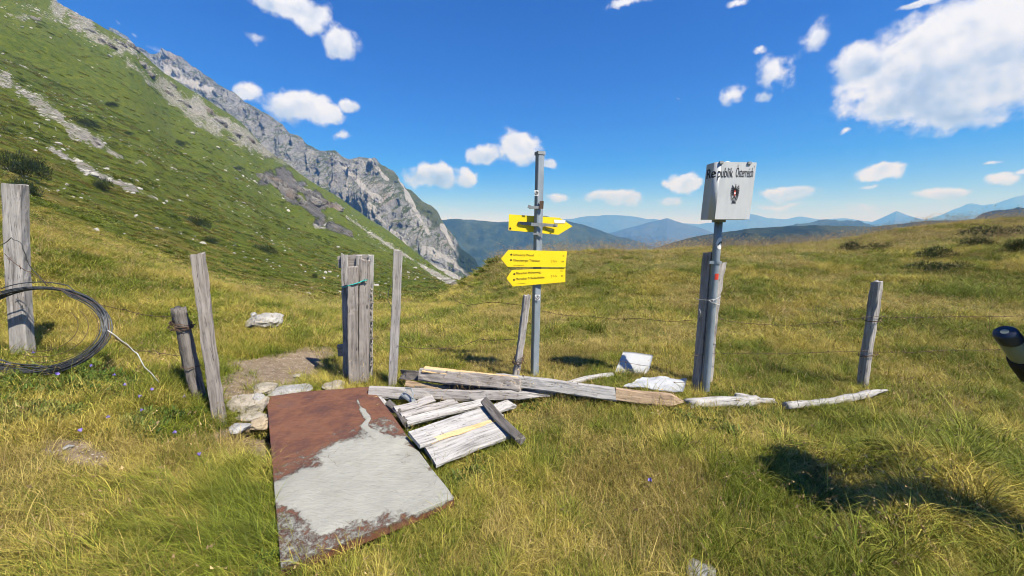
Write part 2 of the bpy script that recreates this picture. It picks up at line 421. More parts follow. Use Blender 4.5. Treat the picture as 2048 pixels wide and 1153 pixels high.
# hillside material: alpine turf, heath, scree
m_hill, nt, out = new_mat('hillside_turf')
g = nt.new('ShaderNodeNewGeometry'); pos = g.outputs['Position']
dist = nt.vec('LENGTH', pos)
n_big = nt.noise(nt.mapping(pos, scale=(1, .6, 1)), .028, 5, .6); n_mid = nt.noise(pos, .22, 4, .65); n_fin = nt.noise(pos, 1.3, 5, .7); n_vf = nt.noise(pos, 6, 2, .7)
green = nt.ramp(n_mid, [(.28, (.042, .07, .006)), (.48, (.07, .102, .009)), (.62, (.105, .13, .012)), (.78, (.15, .155, .024))])
green = nt.mix(nt.maprange(n_big, .38, .66, 0, .7), green, (.09, .108, .014))
n_m2 = nt.noise(pos, .5, 5, .72)
green = nt.mix(nt.maprange(n_m2, .5, .36, 0, .8), green, (.03, .05, .008))
green = nt.mix(nt.maprange(n_m2, .54, .68, 0, .7), green, (.17, .18, .035))
green = nt.mix(nt.maprange(n_fin, .5, .72, 0, .85), green, (.14, .13, .032))
green = nt.mix(nt.maprange(n_fin, .46, .28, 0, .7), green, (.045, .068, .013))
green = nt.mix(nt.maprange(n_vf, .55, .3, 0, .4), green, (.05, .07, .014))
heath = nt.attr('heath')
hc = nt.ramp(n_fin, [(.3, (.10, .085, .02)), (.5, (.20, .135, .040)), (.7, (.27, .19, .075))])
green = nt.mix(nt.math('MULTIPLY', heath, nt.maprange(n_mid, .35, .6, .25, 1)), green, hc)
rk = nt.attr('rock')
cell = nt.voro(pos, 1.1, out='Distance'); celc = nt.voro(pos, 1.1, out='Color')
rock = nt.ramp(nt.noise(pos, .9, 6, .75), [(.3, (.08, .077, .068)), (.5, (.20, .19, .17)), (.72, (.33, .315, .285))])
crag = nt.attr('crag'); cn = nt.noise(nt.mapping(pos, rot=(0, .5, .2), scale=(1, 1, .45)), .085, 8, .75)
cragc = nt.ramp(cn, [(.36, (.03, .028, .027)), (.43, (.19, .18, .17)), (.55, (.30, .285, .265)), (.68, (.42, .39, .345))])
cragc = nt.mix(nt.maprange(nt.noise(pos, .12, 3, .5), .55, .7, 0, .6), cragc, (.38, .27, .19))
rock = nt.mix(nt.math('MULTIPLY', crag, .8), rock, cragc)
rock = nt.mix(.3, rock, nt.mix(1, celc, (.55, .53, .5), 'SATURATION'), 'OVERLAY')
rkn = nt.math('ADD', rk, nt.math('MULTIPLY', nt.math('SUBTRACT', nt.noise(pos, .55, 8, .8), .5), 3.0))
rmask = nt.maprange(rkn, .62, .74)
spots = nt.noise(pos, .42, 6, .8); spots = nt.math('MULTIPLY', nt.maprange(spots, .69, .715), nt.maprange(dist, 30, 80))
rmask = nt.math('MAXIMUM', rmask, spots)
col = nt.mix(rmask, green, rock)
hgt = nt.math('ADD', nt.math('MULTIPLY', n_fin, .9), nt.math('ADD', nt.math('MULTIPLY', n_vf, .15), nt.math('MULTIPLY', cn, nt.math('MULTIPLY', nt.math('MULTIPLY', crag, rmask), 26.0))))
principled(nt, out, col, .95, nt.bump(hgt, 1.0, .9), spec=.08)
def proj_rock(X, Y, Z):
    ok = Y > 5; px, py = to_px(X, np.where(ok, Y, 5), Z)
    return np.where(ok & (px > -200) & (px < 1100), hill_rock(px, py), 0)
def crag_m(X, Y, Z):
    ok = Y > 5; px, py = to_px(X, np.where(ok, Y, 5), Z); n = fbm(px * .05, py * .05, octaves=3, seed=7) * .5; m = np.zeros_like(X)
    for i in (7, 8, 9): m = np.maximum(m, sstep(1.3, .7, seg_dist(px, py, SCREE[i][0]) / SCREE[i][1] + n))
    return m * ok
def heath_m(X, Y, Z):
    r = np.hypot(X, Y); n = fbm(X * .12, Y * .12, octaves=3, seed=90)
    return sstep(70, 22, r + n * 18)
ground = polar_sheet('meadow', rs_near, m_ground, {'dirt': lambda X, Y, Z: dirt_mask(X, Y)}, mod=None)
# ditch under the plate
me = ground.data; co = np.empty(len(me.vertices) * 3, np.float32); me.vertices.foreach_get('co', co); co = co.reshape(-1, 3)
co[:, 2] -= .14 * poly_soft([p + Vector((0, 0, 0)) for p in PLATE], co[:, 0], co[:, 1], .12)
co[:, 2] -= .05 * poly_soft(SOIL, co[:, 0], co[:, 1], .1)
me.vertices.foreach_set('co', co.ravel()); me.update()
tag(ground, 'grassy alpine pass meadow', kind='structure')
def bulge(X, Y, Z):
    ok = Y > 5; px, py = to_px(X, np.where(ok, Y, 5), Z)
    m = np.zeros_like(X)
    for pts, w, s in (SCREE[7], SCREE[8]): m = np.maximum(m, sstep(1.0, .3, seg_dist(px, py, pts) / w))
    m = m * ok
    k = m * (.2 + 2 * ridged(X * .06, Y * .06, Z * .10, 5, 5, gain=.65))
    l = np.hypot(X, Y)
    c = proj_rock(X, Y, Z) * (1 - m) * ridged(X * .12, Y * .12, Z * .12, 4, 8) * 1.1 * sstep(25, 90, l)
    return X - X / l * k * .15, Y - Y / l * k * .15, Z + k * .55 + c
hill = polar_sheet('hillside', rs_far, m_hill, {'rock': proj_rock, 'heath': heath_m, 'crag': crag_m}, mod=bulge)
tag(hill, 'steep green mountainside with scree rising from the pass', kind='structure')
cap = mesh_np('c', [(0, 0, Hs(0, 0.01))] + [(.12 * math.sin(a), .12 * math.cos(a), Hs(.12 * math.sin(a), .12 * math.cos(a))) for a in AZ[::30]], [(0, i + 1, (i + 1) % len(AZ[::30]) + 1) for i in range(len(AZ[::30]))], [m_ground])
# ------------------------------------------------------------------ grey cliff mountain
CL = [(235,60),(270,92),(300,108),(345,107),(378,126),(410,150),(440,170),(480,196),(520,220),(552,243),(585,267),(612,286),(640,300),(672,306),(700,318),(722,316),(748,318),(770,331),(790,346),(812,366),(840,386),(858,404),(880,425),(892,446),(905,466),(922,492),(940,512),(962,536),(985,560),(1010,585)]
cl_px = np.linspace(CL[0][0], CL[-1][0], 620); cl_py = np.interp(cl_px, [c[0] for c in CL], [c[1] for c in CL])
cl_py = cl_py + fbm(cl_px * .055, cl_px * 0, octaves=4, seed=4) * 3.2
nv = 300; vs = np.linspace(0, 1, nv)
crY = np.interp(cl_px, [235, 520, 760, 900, 1010], [1250, 1150, 1080, 1010, 960])
crest = np.array([PY(a, b, Y) for a, b, Y in zip(cl_px, cl_py, crY)])
base_py = np.interp(cl_px, [235, 500, 700, 900, 1010], [330, 400, 560, 640, 660])
base = np.array([PY(a + 10, b, Y) for a, b, Y in zip(cl_px, base_py, crY * .66)])
V = vs[:, None]
prof = np.interp(vs, [0, .3, .42, .85, 1], [0, .45, .55, .80, 1.0])[:, None]     # horizontal progress: scree, cliff, shoulder
zprof = np.interp(vs, [0, .3, .42, .85, 1], [0, .26, .40, .92, 1.0])[:, None]
Xc = base[None, :, 0] + (crest - base)[None, :, 0] * prof; Yc = base[None, :, 1] + (crest - base)[None, :, 1] * prof
Zc = base[None, :, 2] + (crest - base)[None, :, 2] * zprof
butt = ridged(Xc * .008 + 3 + Zc * .002, Zc * .001, octaves=5, seed=51, gain=.6) * 34 + ridged(Xc * .035, Zc * .007, Yc * .01, octaves=4, seed=15, gain=.65) * 22 + fbm(Xc * .09, Zc * .05, octaves=4, seed=18) * 7
led = (np.abs(((Zc * .03 + fbm(Xc * .01, Yc * .01, octaves=3, seed=61) * 1.2) % 1) - .5) - .25) * 16
am = (sstep(.18, .45, V) * sstep(1.0, .9, V) * .9 + .1)
pxc, pyc = to_px(Xc, Yc, Zc)
bt = np.exp(-((pxc - 800 - (pyc - 430) * .45) / 62) ** 2) * sstep(345, 400, pyc) * sstep(560, 470, pyc) * 70
disp = (butt + led) * am + bt
Yc = Yc - disp * .9; Xc = Xc - disp * .12 - bt * .25
Zc = Zc + fbm(Xc * .05, Yc * .05, octaves=3, seed=2) * 2.5 * sstep(1, .95, V)
back = np.stack([crest[:, 0] - 60, crest[:, 1] + 260, crest[:, 2] - 160], -1)
verts = np.concatenate([np.stack([Xc, Yc, Zc], -1).reshape(-1, 3), back])
f = grid_faces(nv + 1, len(cl_px))
m_cliff, nt, out = new_mat('cliff_rock')
g = nt.new('ShaderNodeNewGeometry'); pos = g.outputs['Position']
nrm = nt.new('ShaderNodeSeparateXYZ'); nt.l.new(g.outputs['True Normal'], nrm.inputs[0])
warp = nt.vec('ADD', nt.mapping(pos, scale=(1, .5, .35)), nt.vec('MULTIPLY', nt.noise(pos, .02, 4, .6, out='Color'), (25, 25, 25)))
na = nt.noise(warp, .03, 9, .7); nb = nt.noise(nt.mapping(pos, scale=(1, 1, .16)), .16, 8, .76); nc = nt.noise(nt.mapping(pos, rot=(0, .45, 0), scale=(.3, .3, 2.2)), .05, 6, .65)
rockc = nt.ramp(na, [(.3, (.17, .17, .172)), (.47, (.29, .288, .285)), (.6, (.38, .37, .355)), (.75, (.48, .46, .43))])
rockc = nt.mix(nt.maprange(nt.noise(pos, .011, 4, .6), .52, .68, 0, .55), rockc, (.40, .315, .245))
rockc = nt.mix(nt.maprange(nb, .5, .34, 0, .8), rockc, (.09, .09, .095))
rockc = nt.mix(nt.maprange(nc, .56, .7, 0, .5), rockc, (.48, .45, .41))
gr = nt.ramp(nt.noise(pos, .06, 5, .65), [(.3, (.05, .07, .018)), (.7, (.13, .14, .04))])
gm = nt.math('MULTIPLY', nt.maprange(nrm.outputs[2], .42, .62), nt.maprange(nt.noise(pos, .02, 6, .7), .38, .55))
gm = nt.math('MAXIMUM', gm, nt.attr('turf'))
colr = nt.mix(gm, rockc, gr)
colr = nt.mix(nt.maprange(nt.math('ADD', nt.attr('scree'), nt.math('MULTIPLY', nt.math('SUBTRACT', na, .5), .8)), .4, .6), colr, (.46, .44, .41))
colr = nt.mix(nt.attr('wood'), colr, nt.ramp(nt.noise(pos, .12, 5, .75), [(.35, (.012, .02, .009)), (.62, (.04, .06, .02))]))
hgt = nt.math('ADD', nt.math('MULTIPLY', nb, 14), nt.math('MULTIPLY', na, 16))
principled(nt, out, colr, .95, nt.bump(hgt, 1.0, 1.0), spec=.08)
me = mesh_np('cliff_mountain', verts, f, [m_cliff])
pxa, pya = to_px(verts[:, 0], verts[:, 1], verts[:, 2])
nn = fbm(pxa * .04, pya * .04, octaves=3, seed=6)
scr = np.zeros(len(verts))
for pts, w in [([(735,410),(790,470),(850,530),(930,570)], 6), ([(850,500),(905,520),(940,545),(965,562)], 6), ([(800,360),(830,420),(860,470)], 4), ([(690,330),(720,370),(760,400)], 5), ([(885,455),(910,500),(945,545)], 4), ([(740,320),(775,360)], 4), ([(925,480),(950,495)], 3), ([(300,120),(420,185)], 6)]:
    scr = np.maximum(scr, sstep(1.6, .4, seg_dist(pxa, pya, pts) / w + nn))
fattr(me, 'scree', scr)
fattr(me, 'turf', .9 * sstep(1.2, .4, seg_dist(pxa, pya, [(760,335),(820,380),(850,420),(870,440)]) / 16 + nn * .8) + .8 * sstep(1.2, .4, seg_dist(pxa, pya, [(640,400),(700,430),(800,490)]) / 16 + nn))
fattr(me, 'wood', sstep(1.1, .6, seg_dist(pxa, pya, [(925,500),(960,540),(990,570)]) / 24 + nn * .5) * (pxa > 880) + 0)
cliff = link('cliff_mountain', me); tag(cliff, 'grey limestone cliff falling to the valley', kind='structure')

# ------------------------------------------------------------------ far ridges
def far_mat(name, c1, c2, c3, sc):
    m, nt, out = new_mat(name); g = nt.new('ShaderNodeNewGeometry'); pos = g.outputs['Position']
    a = nt.noise(pos, sc, 7, .72); b = nt.noise(pos, sc * .22, 5, .6)
    c = nt.ramp(a, [(.36, c1), (.52, c2), (.66, c3)]); c = nt.mix(nt.maprange(b, .45, .62, 0, .8), c, c3)
    principled(nt, out, c, .95, nt.bump(nt.math('ADD', a, b), 1.0, .25 / sc), spec=.05); return m
def ridge(name, label, pts, Y, mat, rough, depth, seed, drop=.55, base_py=None):
    px = np.linspace(pts[0][0], pts[-1][0], 500); py = np.interp(px, [p[0] for p in pts], [p[1] for p in pts])
    k = np.ones(9) / 9; py = np.convolve(np.pad(py, 4, mode='edge'), k, 'valid')
    py = py + fbm(px * .03, px * 0, octaves=5, seed=seed) * rough
    cr = np.array([PY(a, b, Y) for a, b in zip(px, py)])
    n = 110; v = np.linspace(-1, 1, n)[:, None]
    X = cr[None, :, 0] * (1 + v * depth / Y); Yv = Y + v * depth + 0 * cr[None, :, 0]
    Z = cr[None, :, 2] - np.abs(v) ** 1.15 * depth * drop
    amp = depth * .10 * sstep(0, .25, np.abs(v))
    sp = fbm(X / depth * 1.7 + 7, Yv / depth * 2.2, octaves=6, seed=seed + 3)
    Z = Z + sp * amp * .9
    me = mesh_np(name, np.stack([X, Yv, Z], -1).reshape(-1, 3), grid_faces(n, 500), [mat])
    o = link(name, me); return tag(o, label, kind='structure')
m_forest = far_mat('far_forest', (.010, .017, .009), (.022, .034, .014), (.055, .068, .026), .018)
m_moor_shaded = far_mat('far_moor_shaded', (.010, .016, .010), (.018, .026, .013), (.055, .06, .024), .02)  # cloud shadow over the moorland hill is put into these darkened colours
m_blue = far_mat('far_mountain', (.02, .027, .026), (.035, .042, .038), (.065, .068, .06), .004)
ridge('hills', 'wooded ridge across the valley', [(820,452),(880,441),(905,437),(960,441),(1000,446),(1040,438),(1085,431),(1130,440),(1180,455),(1240,473),(1300,490),(1370,506),(1430,520)], 2400, m_forest, 1.5, 1100, 5, .5)
ridge('hills', 'rounded moorland hill beyond the meadow edge', [(1200,528),(1270,508),(1330,490),(1400,470),(1450,463),(1510,456),(1560,452),(1620,451),(1680,451),(1750,453),(1800,447),(1850,441),(1920,441),(1960,436),(1990,428),(2048,430),(2150,426),(2400,410)], 900, m_moor_shaded, 1.0, 420, 8, .42)
ridge('hills', 'dark hump behind the moorland hill', [(1500,470),(1560,456),(1600,450),(1640,443),(1685,442),(1735,447),(1770,458),(1830,475)], 2600, m_forest, .6, 700, 12, .4)
ridge('mountains', 'pointed mountain of the middle distance', [(1150,480),(1210,468),(1270,452),(1335,437),(1380,450),(1430,466),(1500,480)], 5600, m_blue, 1.0, 2000, 15, .38)
ridge('mountains', 'long hazy range on the horizon', [(1040,452),(1120,440),(1165,435),(1210,430),(1260,432),(1310,440),(1345,446),(1400,450),(1440,441),(1480,432),(1505,427),(1540,436),(1570,437),(1600,432),(1640,439),(1690,436),(1740,443),(1800,450)], 9500, m_blue, 1.4, 3000, 19, .3)
ridge('mountains', 'hazy triangular peak', [(1680,460),(1740,446),(1765,435),(1793,422),(1820,432),(1850,440),(1885,450),(1930,462)], 7600, m_blue, .5, 2200, 23, .35)
ridge('mountains', 'high hazy massif beside the triangular peak', [(1790,455),(1850,439),(1880,430),(1910,417),(1940,406),(1966,412),(2000,404),(2048,395),(2120,388),(2250,402),(2400,380)], 8600, m_blue, 1.2, 3000, 27, .4)
# valley floor far below, closing the ground out to the mountains
A, R = np.meshgrid(np.linspace(-math.pi, math.pi, 181)[:-1], np.exp(np.linspace(math.log(700), math.log(13000), 40)))
me = mesh_np('valley_ground', np.stack([R * np.sin(A), R * np.cos(A), -420 + fbm(R * np.sin(A) * .001, R * np.cos(A) * .001, octaves=3, seed=1) * 60], -1).reshape(-1, 3), grid_faces(40, 180, True)[:, ::-1], [m_forest])
tag(link('valley_ground', me), 'distant valley floor', kind='structure')
# the air
m_haze, nt, out = new_mat('haze_air'); nt.n.remove(nt.n[0]) if False else None
pv = nt.new('ShaderNodeVolumePrincipled'); pv.inputs['Color'].default_value = (.14, .42, 1.0, 1); pv.inputs['Absorption Color'].default_value = (1, 1, 1, 1); pv.inputs['Density'].default_value = 2.1e-4
pv.inputs['Anisotropy'].default_value = 0.0
nt.l.new(pv.outputs[0], out.inputs['Volume'])
hx, hy0, hy1, hz0, hz1 = 13100, -13100, 13100, -560, 40 + max(max(v.co.z for v in o_.data.vertices) for o_ in (hill, cliff) + tuple(o__ for o__ in COL.objects if o__.name.startswith('mountains')))
print('HAZE TOP', hz1)
hv = [(x, y, z) for z in (hz0, hz1) for y in (hy0, hy1) for x in (-hx, hx)]
me = mesh_np('haze', hv, [(0, 2, 3, 1), (4, 5, 7, 6), (0, 1, 5, 4), (2, 6, 7, 3), (0, 4, 6, 2), (1, 3, 7, 5)], [m_haze], smooth=False)
tag(link('haze', me), 'pale blue mountain haze', kind='stuff')
# ------------------------------------------------------------------ materials of the objects
def wood_mat(name, light, mid, dark, crack=.6, moss=0.0, fresh=None, scale=1.0, rough=.9):
    m, nt, out = new_mat(name)
    tcn = nt.new('ShaderNodeTexCoord'); oi = nt.new('ShaderNodeObjectInfo')
    rv = nt.new('ShaderNodeCombineXYZ'); nt.l.new(nt.math('MULTIPLY', oi.outputs['Random'], 37.0), rv.inputs[2]); nt.l.new(nt.math('MULTIPLY', oi.outputs['Random'], 11.0), rv.inputs[0])
    ob = nt.vec('ADD', tcn.outputs['Object'], rv.outputs[0])
    wob = nt.vec('MULTIPLY', nt.noise(nt.mapping(ob, scale=(3, 3, 1.2)), 1.6, 2, .5, out='Color'), (.05, .05, 0))
    gco = nt.mapping(nt.vec('ADD', ob, wob), scale=(1, 1, .045))
    g1 = nt.noise(gco, 55 * scale, 5, .6); g2 = nt.noise(gco, 150 * scale, 4, .65); g3 = nt.noise(nt.mapping(ob, scale=(1, 1, .3)), 9, 4, .6)
    c = nt.ramp(g1, [(.3, dark), (.47, mid), (.66, light)])
    c = nt.mix(nt.maprange(g3, .42, .68, 0, .6), c, light)
    ck = nt.math('MULTIPLY', nt.maprange(g2, .40, .33), crack)
    c = nt.mix(ck, c, tuple(q * .28 for q in dark))
    kn = nt.voro(nt.mapping(ob, scale=(1, 1, .5)), 5.5); c = nt.mix(nt.maprange(kn, .085, .05, 0, .75), c, tuple(q * .45 for q in dark))
    blotch = nt.noise(ob, 4.5, 5, .7)
    c = nt.mix(nt.maprange(blotch, .56, .72, 0, .5), c, tuple(q * .62 for q in mid))
    if fresh:
        c = nt.mix(nt.maprange(nt.noise(nt.mapping(ob, scale=(1, 1, .12)), 7, 3, .5), .50, .56), c, fresh)
    hgt = nt.math('SUBTRACT', nt.math('MULTIPLY', g1, .7), nt.math('MULTIPLY', ck, 1.2))
    hgt = nt.math('ADD', hgt, nt.math('MULTIPLY', g2, .5))
    principled(nt, out, c, rough, nt.bump(hgt, .75, .006), spec=.2); return m
m_wgrey = wood_mat('wood_grey', (.39, .375, .365), (.27, .255, .247), (.13, .12, .115), crack=.8)
m_wwarm = wood_mat('wood_warm_grey', (.34, .312, .29), (.245, .222, .205), (.12, .107, .098), crack=.8)
m_wpale = wood_mat('wood_bleached', (.42, .415, .41), (.315, .31, .305), (.16, .155, .15), crack=.8)
m_wdark = wood_mat('wood_dark', (.19, .175, .165), (.115, .105, .098), (.055, .05, .046))
m_wbrown = wood_mat('wood_brown', (.42, .32, .22), (.31, .225, .15), (.17, .12, .08))
m_wfresh = wood_mat('wood_fresh_split', (.66, .47, .27), (.55, .37, .19), (.37, .24, .12), crack=.3)

def metal_mat(name, c1, c2, rough=.5, metal=.6, sc=14, streak=True):
    m, nt, out = new_mat(name); ob = nt.new('ShaderNodeTexCoord').outputs['Object']
    a = nt.noise(nt.mapping(ob, scale=(1, 1, .25 if streak else 1)), sc, 6, .68); b = nt.noise(ob, sc * 9, 3, .6)
    c = nt.mix(nt.maprange(a, .32, .68), c1, c2); c = nt.mix(nt.maprange(b, .6, .75, 0, .35), c, tuple(q * .5 for q in c1))
    principled(nt, out, c, nt.maprange(a, .3, .7, rough * .8, min(1, rough * 1.3)), nt.bump(a, .15, .004), metal=metal, spec=.4); return m
m_galv = metal_mat('galvanised_steel', (.20, .245, .29), (.30, .35, .40), .55, .4)
m_galvdull = metal_mat('galvanised_dull', (.20, .22, .235), (.31, .335, .35), .6, .5)
m_boxm = metal_mat('painted_zinc_box', (.40, .425, .445), (.49, .515, .535), .62, .05, 9)
m_rustwire = metal_mat('rusty_wire', (.07, .048, .036), (.15, .095, .065), .8, .3, 60)
m_wire = metal_mat('grey_wire', (.04, .043, .047), (.13, .14, .15), .5, .65, 60)
m_wirepale = metal_mat('pale_wire', (.36, .37, .38), (.5, .51, .52), .5, .3, 60)
m_sheet = metal_mat('bleached_sheet', (.34, .36, .385), (.43, .45, .475), .6, .1, 6, False)
def plain(name, c, rough=.6, var=.25, sc=20, spec=.35):
    m, nt, out = new_mat(name); ob = nt.new('ShaderNodeTexCoord').outputs['Object']
    a = nt.noise(ob, sc, 5, .65)
    principled(nt, out, nt.mix(nt.maprange(a, .35, .7, 0, var), c, tuple(q * .6 for q in c)), rough, nt.bump(a, .1, .003), spec=spec); return m
m_yellow = plain('sign_yellow', (.80, .60, .012), .42, .16, 6)
m_black = plain('black_print', (.012, .012, .013), .5, .1)
m_white = plain('white_print', (.78, .78, .77), .5, .2)
m_red = plain('red_print', (.52, .05, .03), .5, .2)
m_teal = plain('teal_twine', (.03, .42, .38), .7, .5, 200)
m_cloth = plain('black_cloth', (.016, .017, .02), .85, .4, 40)
m_cloth2 = plain('grey_trousers', (.06, .062, .068), .9, .4, 40)
m_skin = plain('skin', (.42, .25, .17), .6, .2, 12)
m_hair = plain('brown_hair', (.05, .03, .018), .7, .5, 60)
m_bottle_b = plain('bottle_grey', (.20, .23, .19), .35, .2, 10, .5)
m_bottle_c = plain('bottle_cap_navy', (.02, .028, .05), .35, .2, 10, .5)
m_boot = plain('brown_boot', (.09, .055, .03), .7, .4, 30)

# ------------------------------------------------------------------ shape helpers
RNG = np.random.default_rng(7)
def timber_mesh(name, L, w, d, mat, seed=0, w1=None, d1=None, chamf=.005, rough=.0025, point=0.0, round_=False, top_slant=0.0, broken=0.0, nseg=None, bow=0.0, point2=0.0):
    """Squared or round weathered timber along local z; x is its width, y its depth."""
    rs = np.random.default_rng(seed); w1 = w1 or w; d1 = d1 or d
    nseg = nseg or max(6, int(L / .07))
    if round_:
        k = 14; ang = np.linspace(0, 2 * math.pi, k, endpoint=False); prof = np.stack([np.cos(ang) * .5, np.sin(ang) * .5], -1)
        wob = 1 + .05 * rs.standard_normal(k); prof = prof * wob[:, None]
    else:
        cx, cyy = chamf / w, chamf / d; h = .5
        prof = np.array([(-h + cx, -h), (0, -h), (h - cx, -h), (h, -h + cyy), (h, 0), (h, h - cyy), (h - cx, h), (0, h), (-h + cx, h), (-h, h - cyy), (-h, 0), (-h, -h + cyy)]); k = len(prof)
    zs = np.linspace(0, L, nseg + 1)
    if point: zs = np.sort(np.r_[zs[zs < L - point * 1.05], np.linspace(L - point, L, 5)])
    if point2: zs = np.sort(np.r_[zs[zs > point2 * 1.05], np.linspace(0, point2, 5)])
    V = []
    drift = rs.standard_normal(2) * rough * 1.5
    for i, z in enumerate(zs):
        t = z / L; ww = w + (w1 - w) * t; dd = d + (d1 - d) * t
        if point and z > L - point: q = max(.12, 1 - (z - (L - point)) / point * .92); ww *= q; dd *= (.35 + .65 * q)
        if point2 and z < point2: q = max(.12, 1 - (point2 - z) / point2 * .92); ww *= q; dd *= (.35 + .65 * q)
        jx = math.sin(t * 5 + seed) * rough * 1.6 + drift[0] * t; jy = math.cos(t * 4 + seed * 2) * rough * 1.6 + drift[1] * t + bow * 4 * t * (1 - t)
        r = prof * [ww, dd] + [jx, jy] + rs.standard_normal((k, 2)) * rough * .55
        zz = np.full(k, z)
        if i == len(zs) - 1: zz = zz + r[:, 0] * (top_slant + rs.normal(0, .12)) + rs.standard_normal(k) * (rough * 2 + broken)
        if i == 0 and broken: zz = zz + rs.standard_normal(k) * broken
        V.append(np.c_[r, zz])
    n = len(zs); V = np.concatenate(V)
    F = [tuple(int(q) for q in f) for f in grid_faces(n, k, True)]
    c0 = len(V); V = np.concatenate([V, [V[:k].mean(0)], [V[(n - 1) * k:].mean(0) + [0, 0, .002]]])
    F += [(c0, (j + 1) % k, j) for j in range(k)] + [(c0 + 1, (n - 1) * k + j, (n - 1) * k + (j + 1) % k) for j in range(k)]
    return mesh_np(name, V, F, [mat], smooth=False if not round_ else True)
def frame(p0, p1, front):
    p0, p1 = Vector(p0), Vector(p1); z = (p1 - p0).normalized(); y = -Vector(front); y = (y - z * y.dot(z)).normalized(); x = y.cross(z)
    M = Matrix((x, y, z)).transposed().to_4x4(); M.translation = p0; return M
def put(o, M, parent=None):
    if parent is not None:
        o.parent = parent; o.matrix_local = Matrix.Translation(-parent.location) @ M
    else: o.matrix_local = M
    return o
def timber(name, p0, p1, w, d, mat, front=(0, -1, 0), parent=None, seed=0, **kw):
    L = (Vector(p1) - Vector(p0)).length
    o = link(name, timber_mesh(name, L, w, d, mat, seed, **kw)); put(o, frame(p0, p1, front), parent); return o
def depth_of(p): return p.y * CP - (p.z - CAMH) * SP
def ppm(p): return FPX / depth_of(p)                        # photo pixels per metre at a point
def tube_np(pts, r, k=6, closed=False):
    P = [Vector(p) for p in pts]; n = len(P); V = []; 
    rr = r if hasattr(r, '__len__') else [r] * n
    up = Vector((0, 0, 1))
    for i in range(n):
        t = (P[(i + 1) % n] - P[i - 1]) if closed else (P[min(i + 1, n - 1)] - P[max(i - 1, 0)])
        t = t.normalized() if t.length > 1e-9 else Vector((0, 0, 1))
        a = t.cross(up); a = a if a.length > .05 else t.cross(Vector((1, 0, 0))); a.normalize(); b = a.cross(t)
        for j in range(k):
            th = 2 * math.pi * j / k; V.append(P[i] + (a * math.cos(th) + b * math.sin(th)) * rr[i])
    F = []
    for i in range(n if closed else n - 1):
        for j in range(k): F.append((i * k + j, i * k + (j + 1) % k, ((i + 1) % n) * k + (j + 1) % k, ((i + 1) % n) * k + j))
    if not closed: F += [tuple(range(k))[::-1], tuple((n - 1) * k + j for j in range(k))]
    return V, F
class MB:
    def __init__(s): s.V = []; s.F = []
    def add(s, VF):
        o = len(s.V); s.V += [tuple(v) for v in VF[0]]; s.F += [tuple(i + o for i in f) for f in VF[1]]; return s
    def tube(s, pts, r, k=6, closed=False): return s.add(tube_np(pts, r, k, closed))
    def box(s, c, ex, ey, ez):
        c, ex, ey, ez = Vector(c), Vector(ex), Vector(ey), Vector(ez)
        V = [c + ex * a + ey * b + ez * d for d in (-1, 1) for b in (-1, 1) for a in (-1, 1)]
        return s.add((V, [(0, 2, 3, 1), (4, 5, 7, 6), (0, 1, 5, 4), (2, 6, 7, 3), (0, 4, 6, 2), (1, 3, 7, 5)]))
    def build(s, name, mat, parent=None, smooth=False):
        off = parent.location if parent is not None else Vector((0, 0, 0))
        chain = parent.parent if parent is not None else None
        me = mesh_np(name, [tuple(Vector(v)) for v in s.V], s.F, [mat], smooth)
        o = link(name, me)
        if parent is not None:
            o.parent = parent; o.matrix_parent_inverse = wmat(parent).inverted()
        return o
def wmat(o):
    M = o.matrix_basis.copy()
    if o.parent is not None: M = wmat(o.parent) @ o.matrix_parent_inverse @ M
    return M
def set_origin(o, p):                                        # move a mesh object's origin to p (object coordinates for its texture)
    o.data.transform(Matrix.Translation(-Vector(p))); o.location = Vector(p); return o
def prism(poly, n, th):                                      # flat plate from a planar polygon (front face points), thickness th backwards
    n = Vector(n); k = len(poly); V = [Vector(p) for p in poly] + [Vector(p) - n * th for p in poly]
    return V, [tuple(range(k)), tuple(range(2 * k - 1, k - 1, -1))] + [(i, i + k, (i + 1) % k + k, (i + 1) % k) for i in range(k)]
_tc = {}
def text_geo(body, size=1.0):
    if body not in _tc:
        cu = bpy.data.curves.new('t', 'FONT'); cu.body = body; cu.size = 1.0; cu.resolution_u = 3
        ob = bpy.data.objects.new('t', cu); COL.objects.link(ob)
        dg = bpy.context.evaluated_depsgraph_get(); me = bpy.data.meshes.new_from_object(ob.evaluated_get(dg))
        V = np.array([v.co[:2] for v in me.vertices]); F = [tuple(p.vertices) for p in me.polygons]
        bpy.data.objects.remove(ob); bpy.data.curves.remove(cu); bpy.data.meshes.remove(me)
        _tc[body] = (V, F)
    return _tc[body]
def text_on(mb, body, origin, ex, ez, width, height, n, off=.002):
    """flat lettering: origin = lower left corner of the word, scaled to width x cap height"""
    V, F = text_geo(body); x0, x1 = V[:, 0].min(), V[:, 0].max()
    capV, _ = text_geo('H'); ch = capV[:, 1].max()
    pts = [Vector(origin) + Vector(ex) * ((v[0] - x0) / (x1 - x0) * width) + Vector(ez) * (v[1] / ch * height) + Vector(n) * off for v in V]
    mb.add((pts, F))
def disc(c, ex, ez, r, n, off=.002, k=14):
    c = Vector(c) + Vector(n) * off
    return [c + (Vector(ex) * math.cos(2 * math.pi * i / k) + Vector(ez) * math.sin(2 * math.pi * i / k)) * r for i in range(k)], [tuple(range(k))]

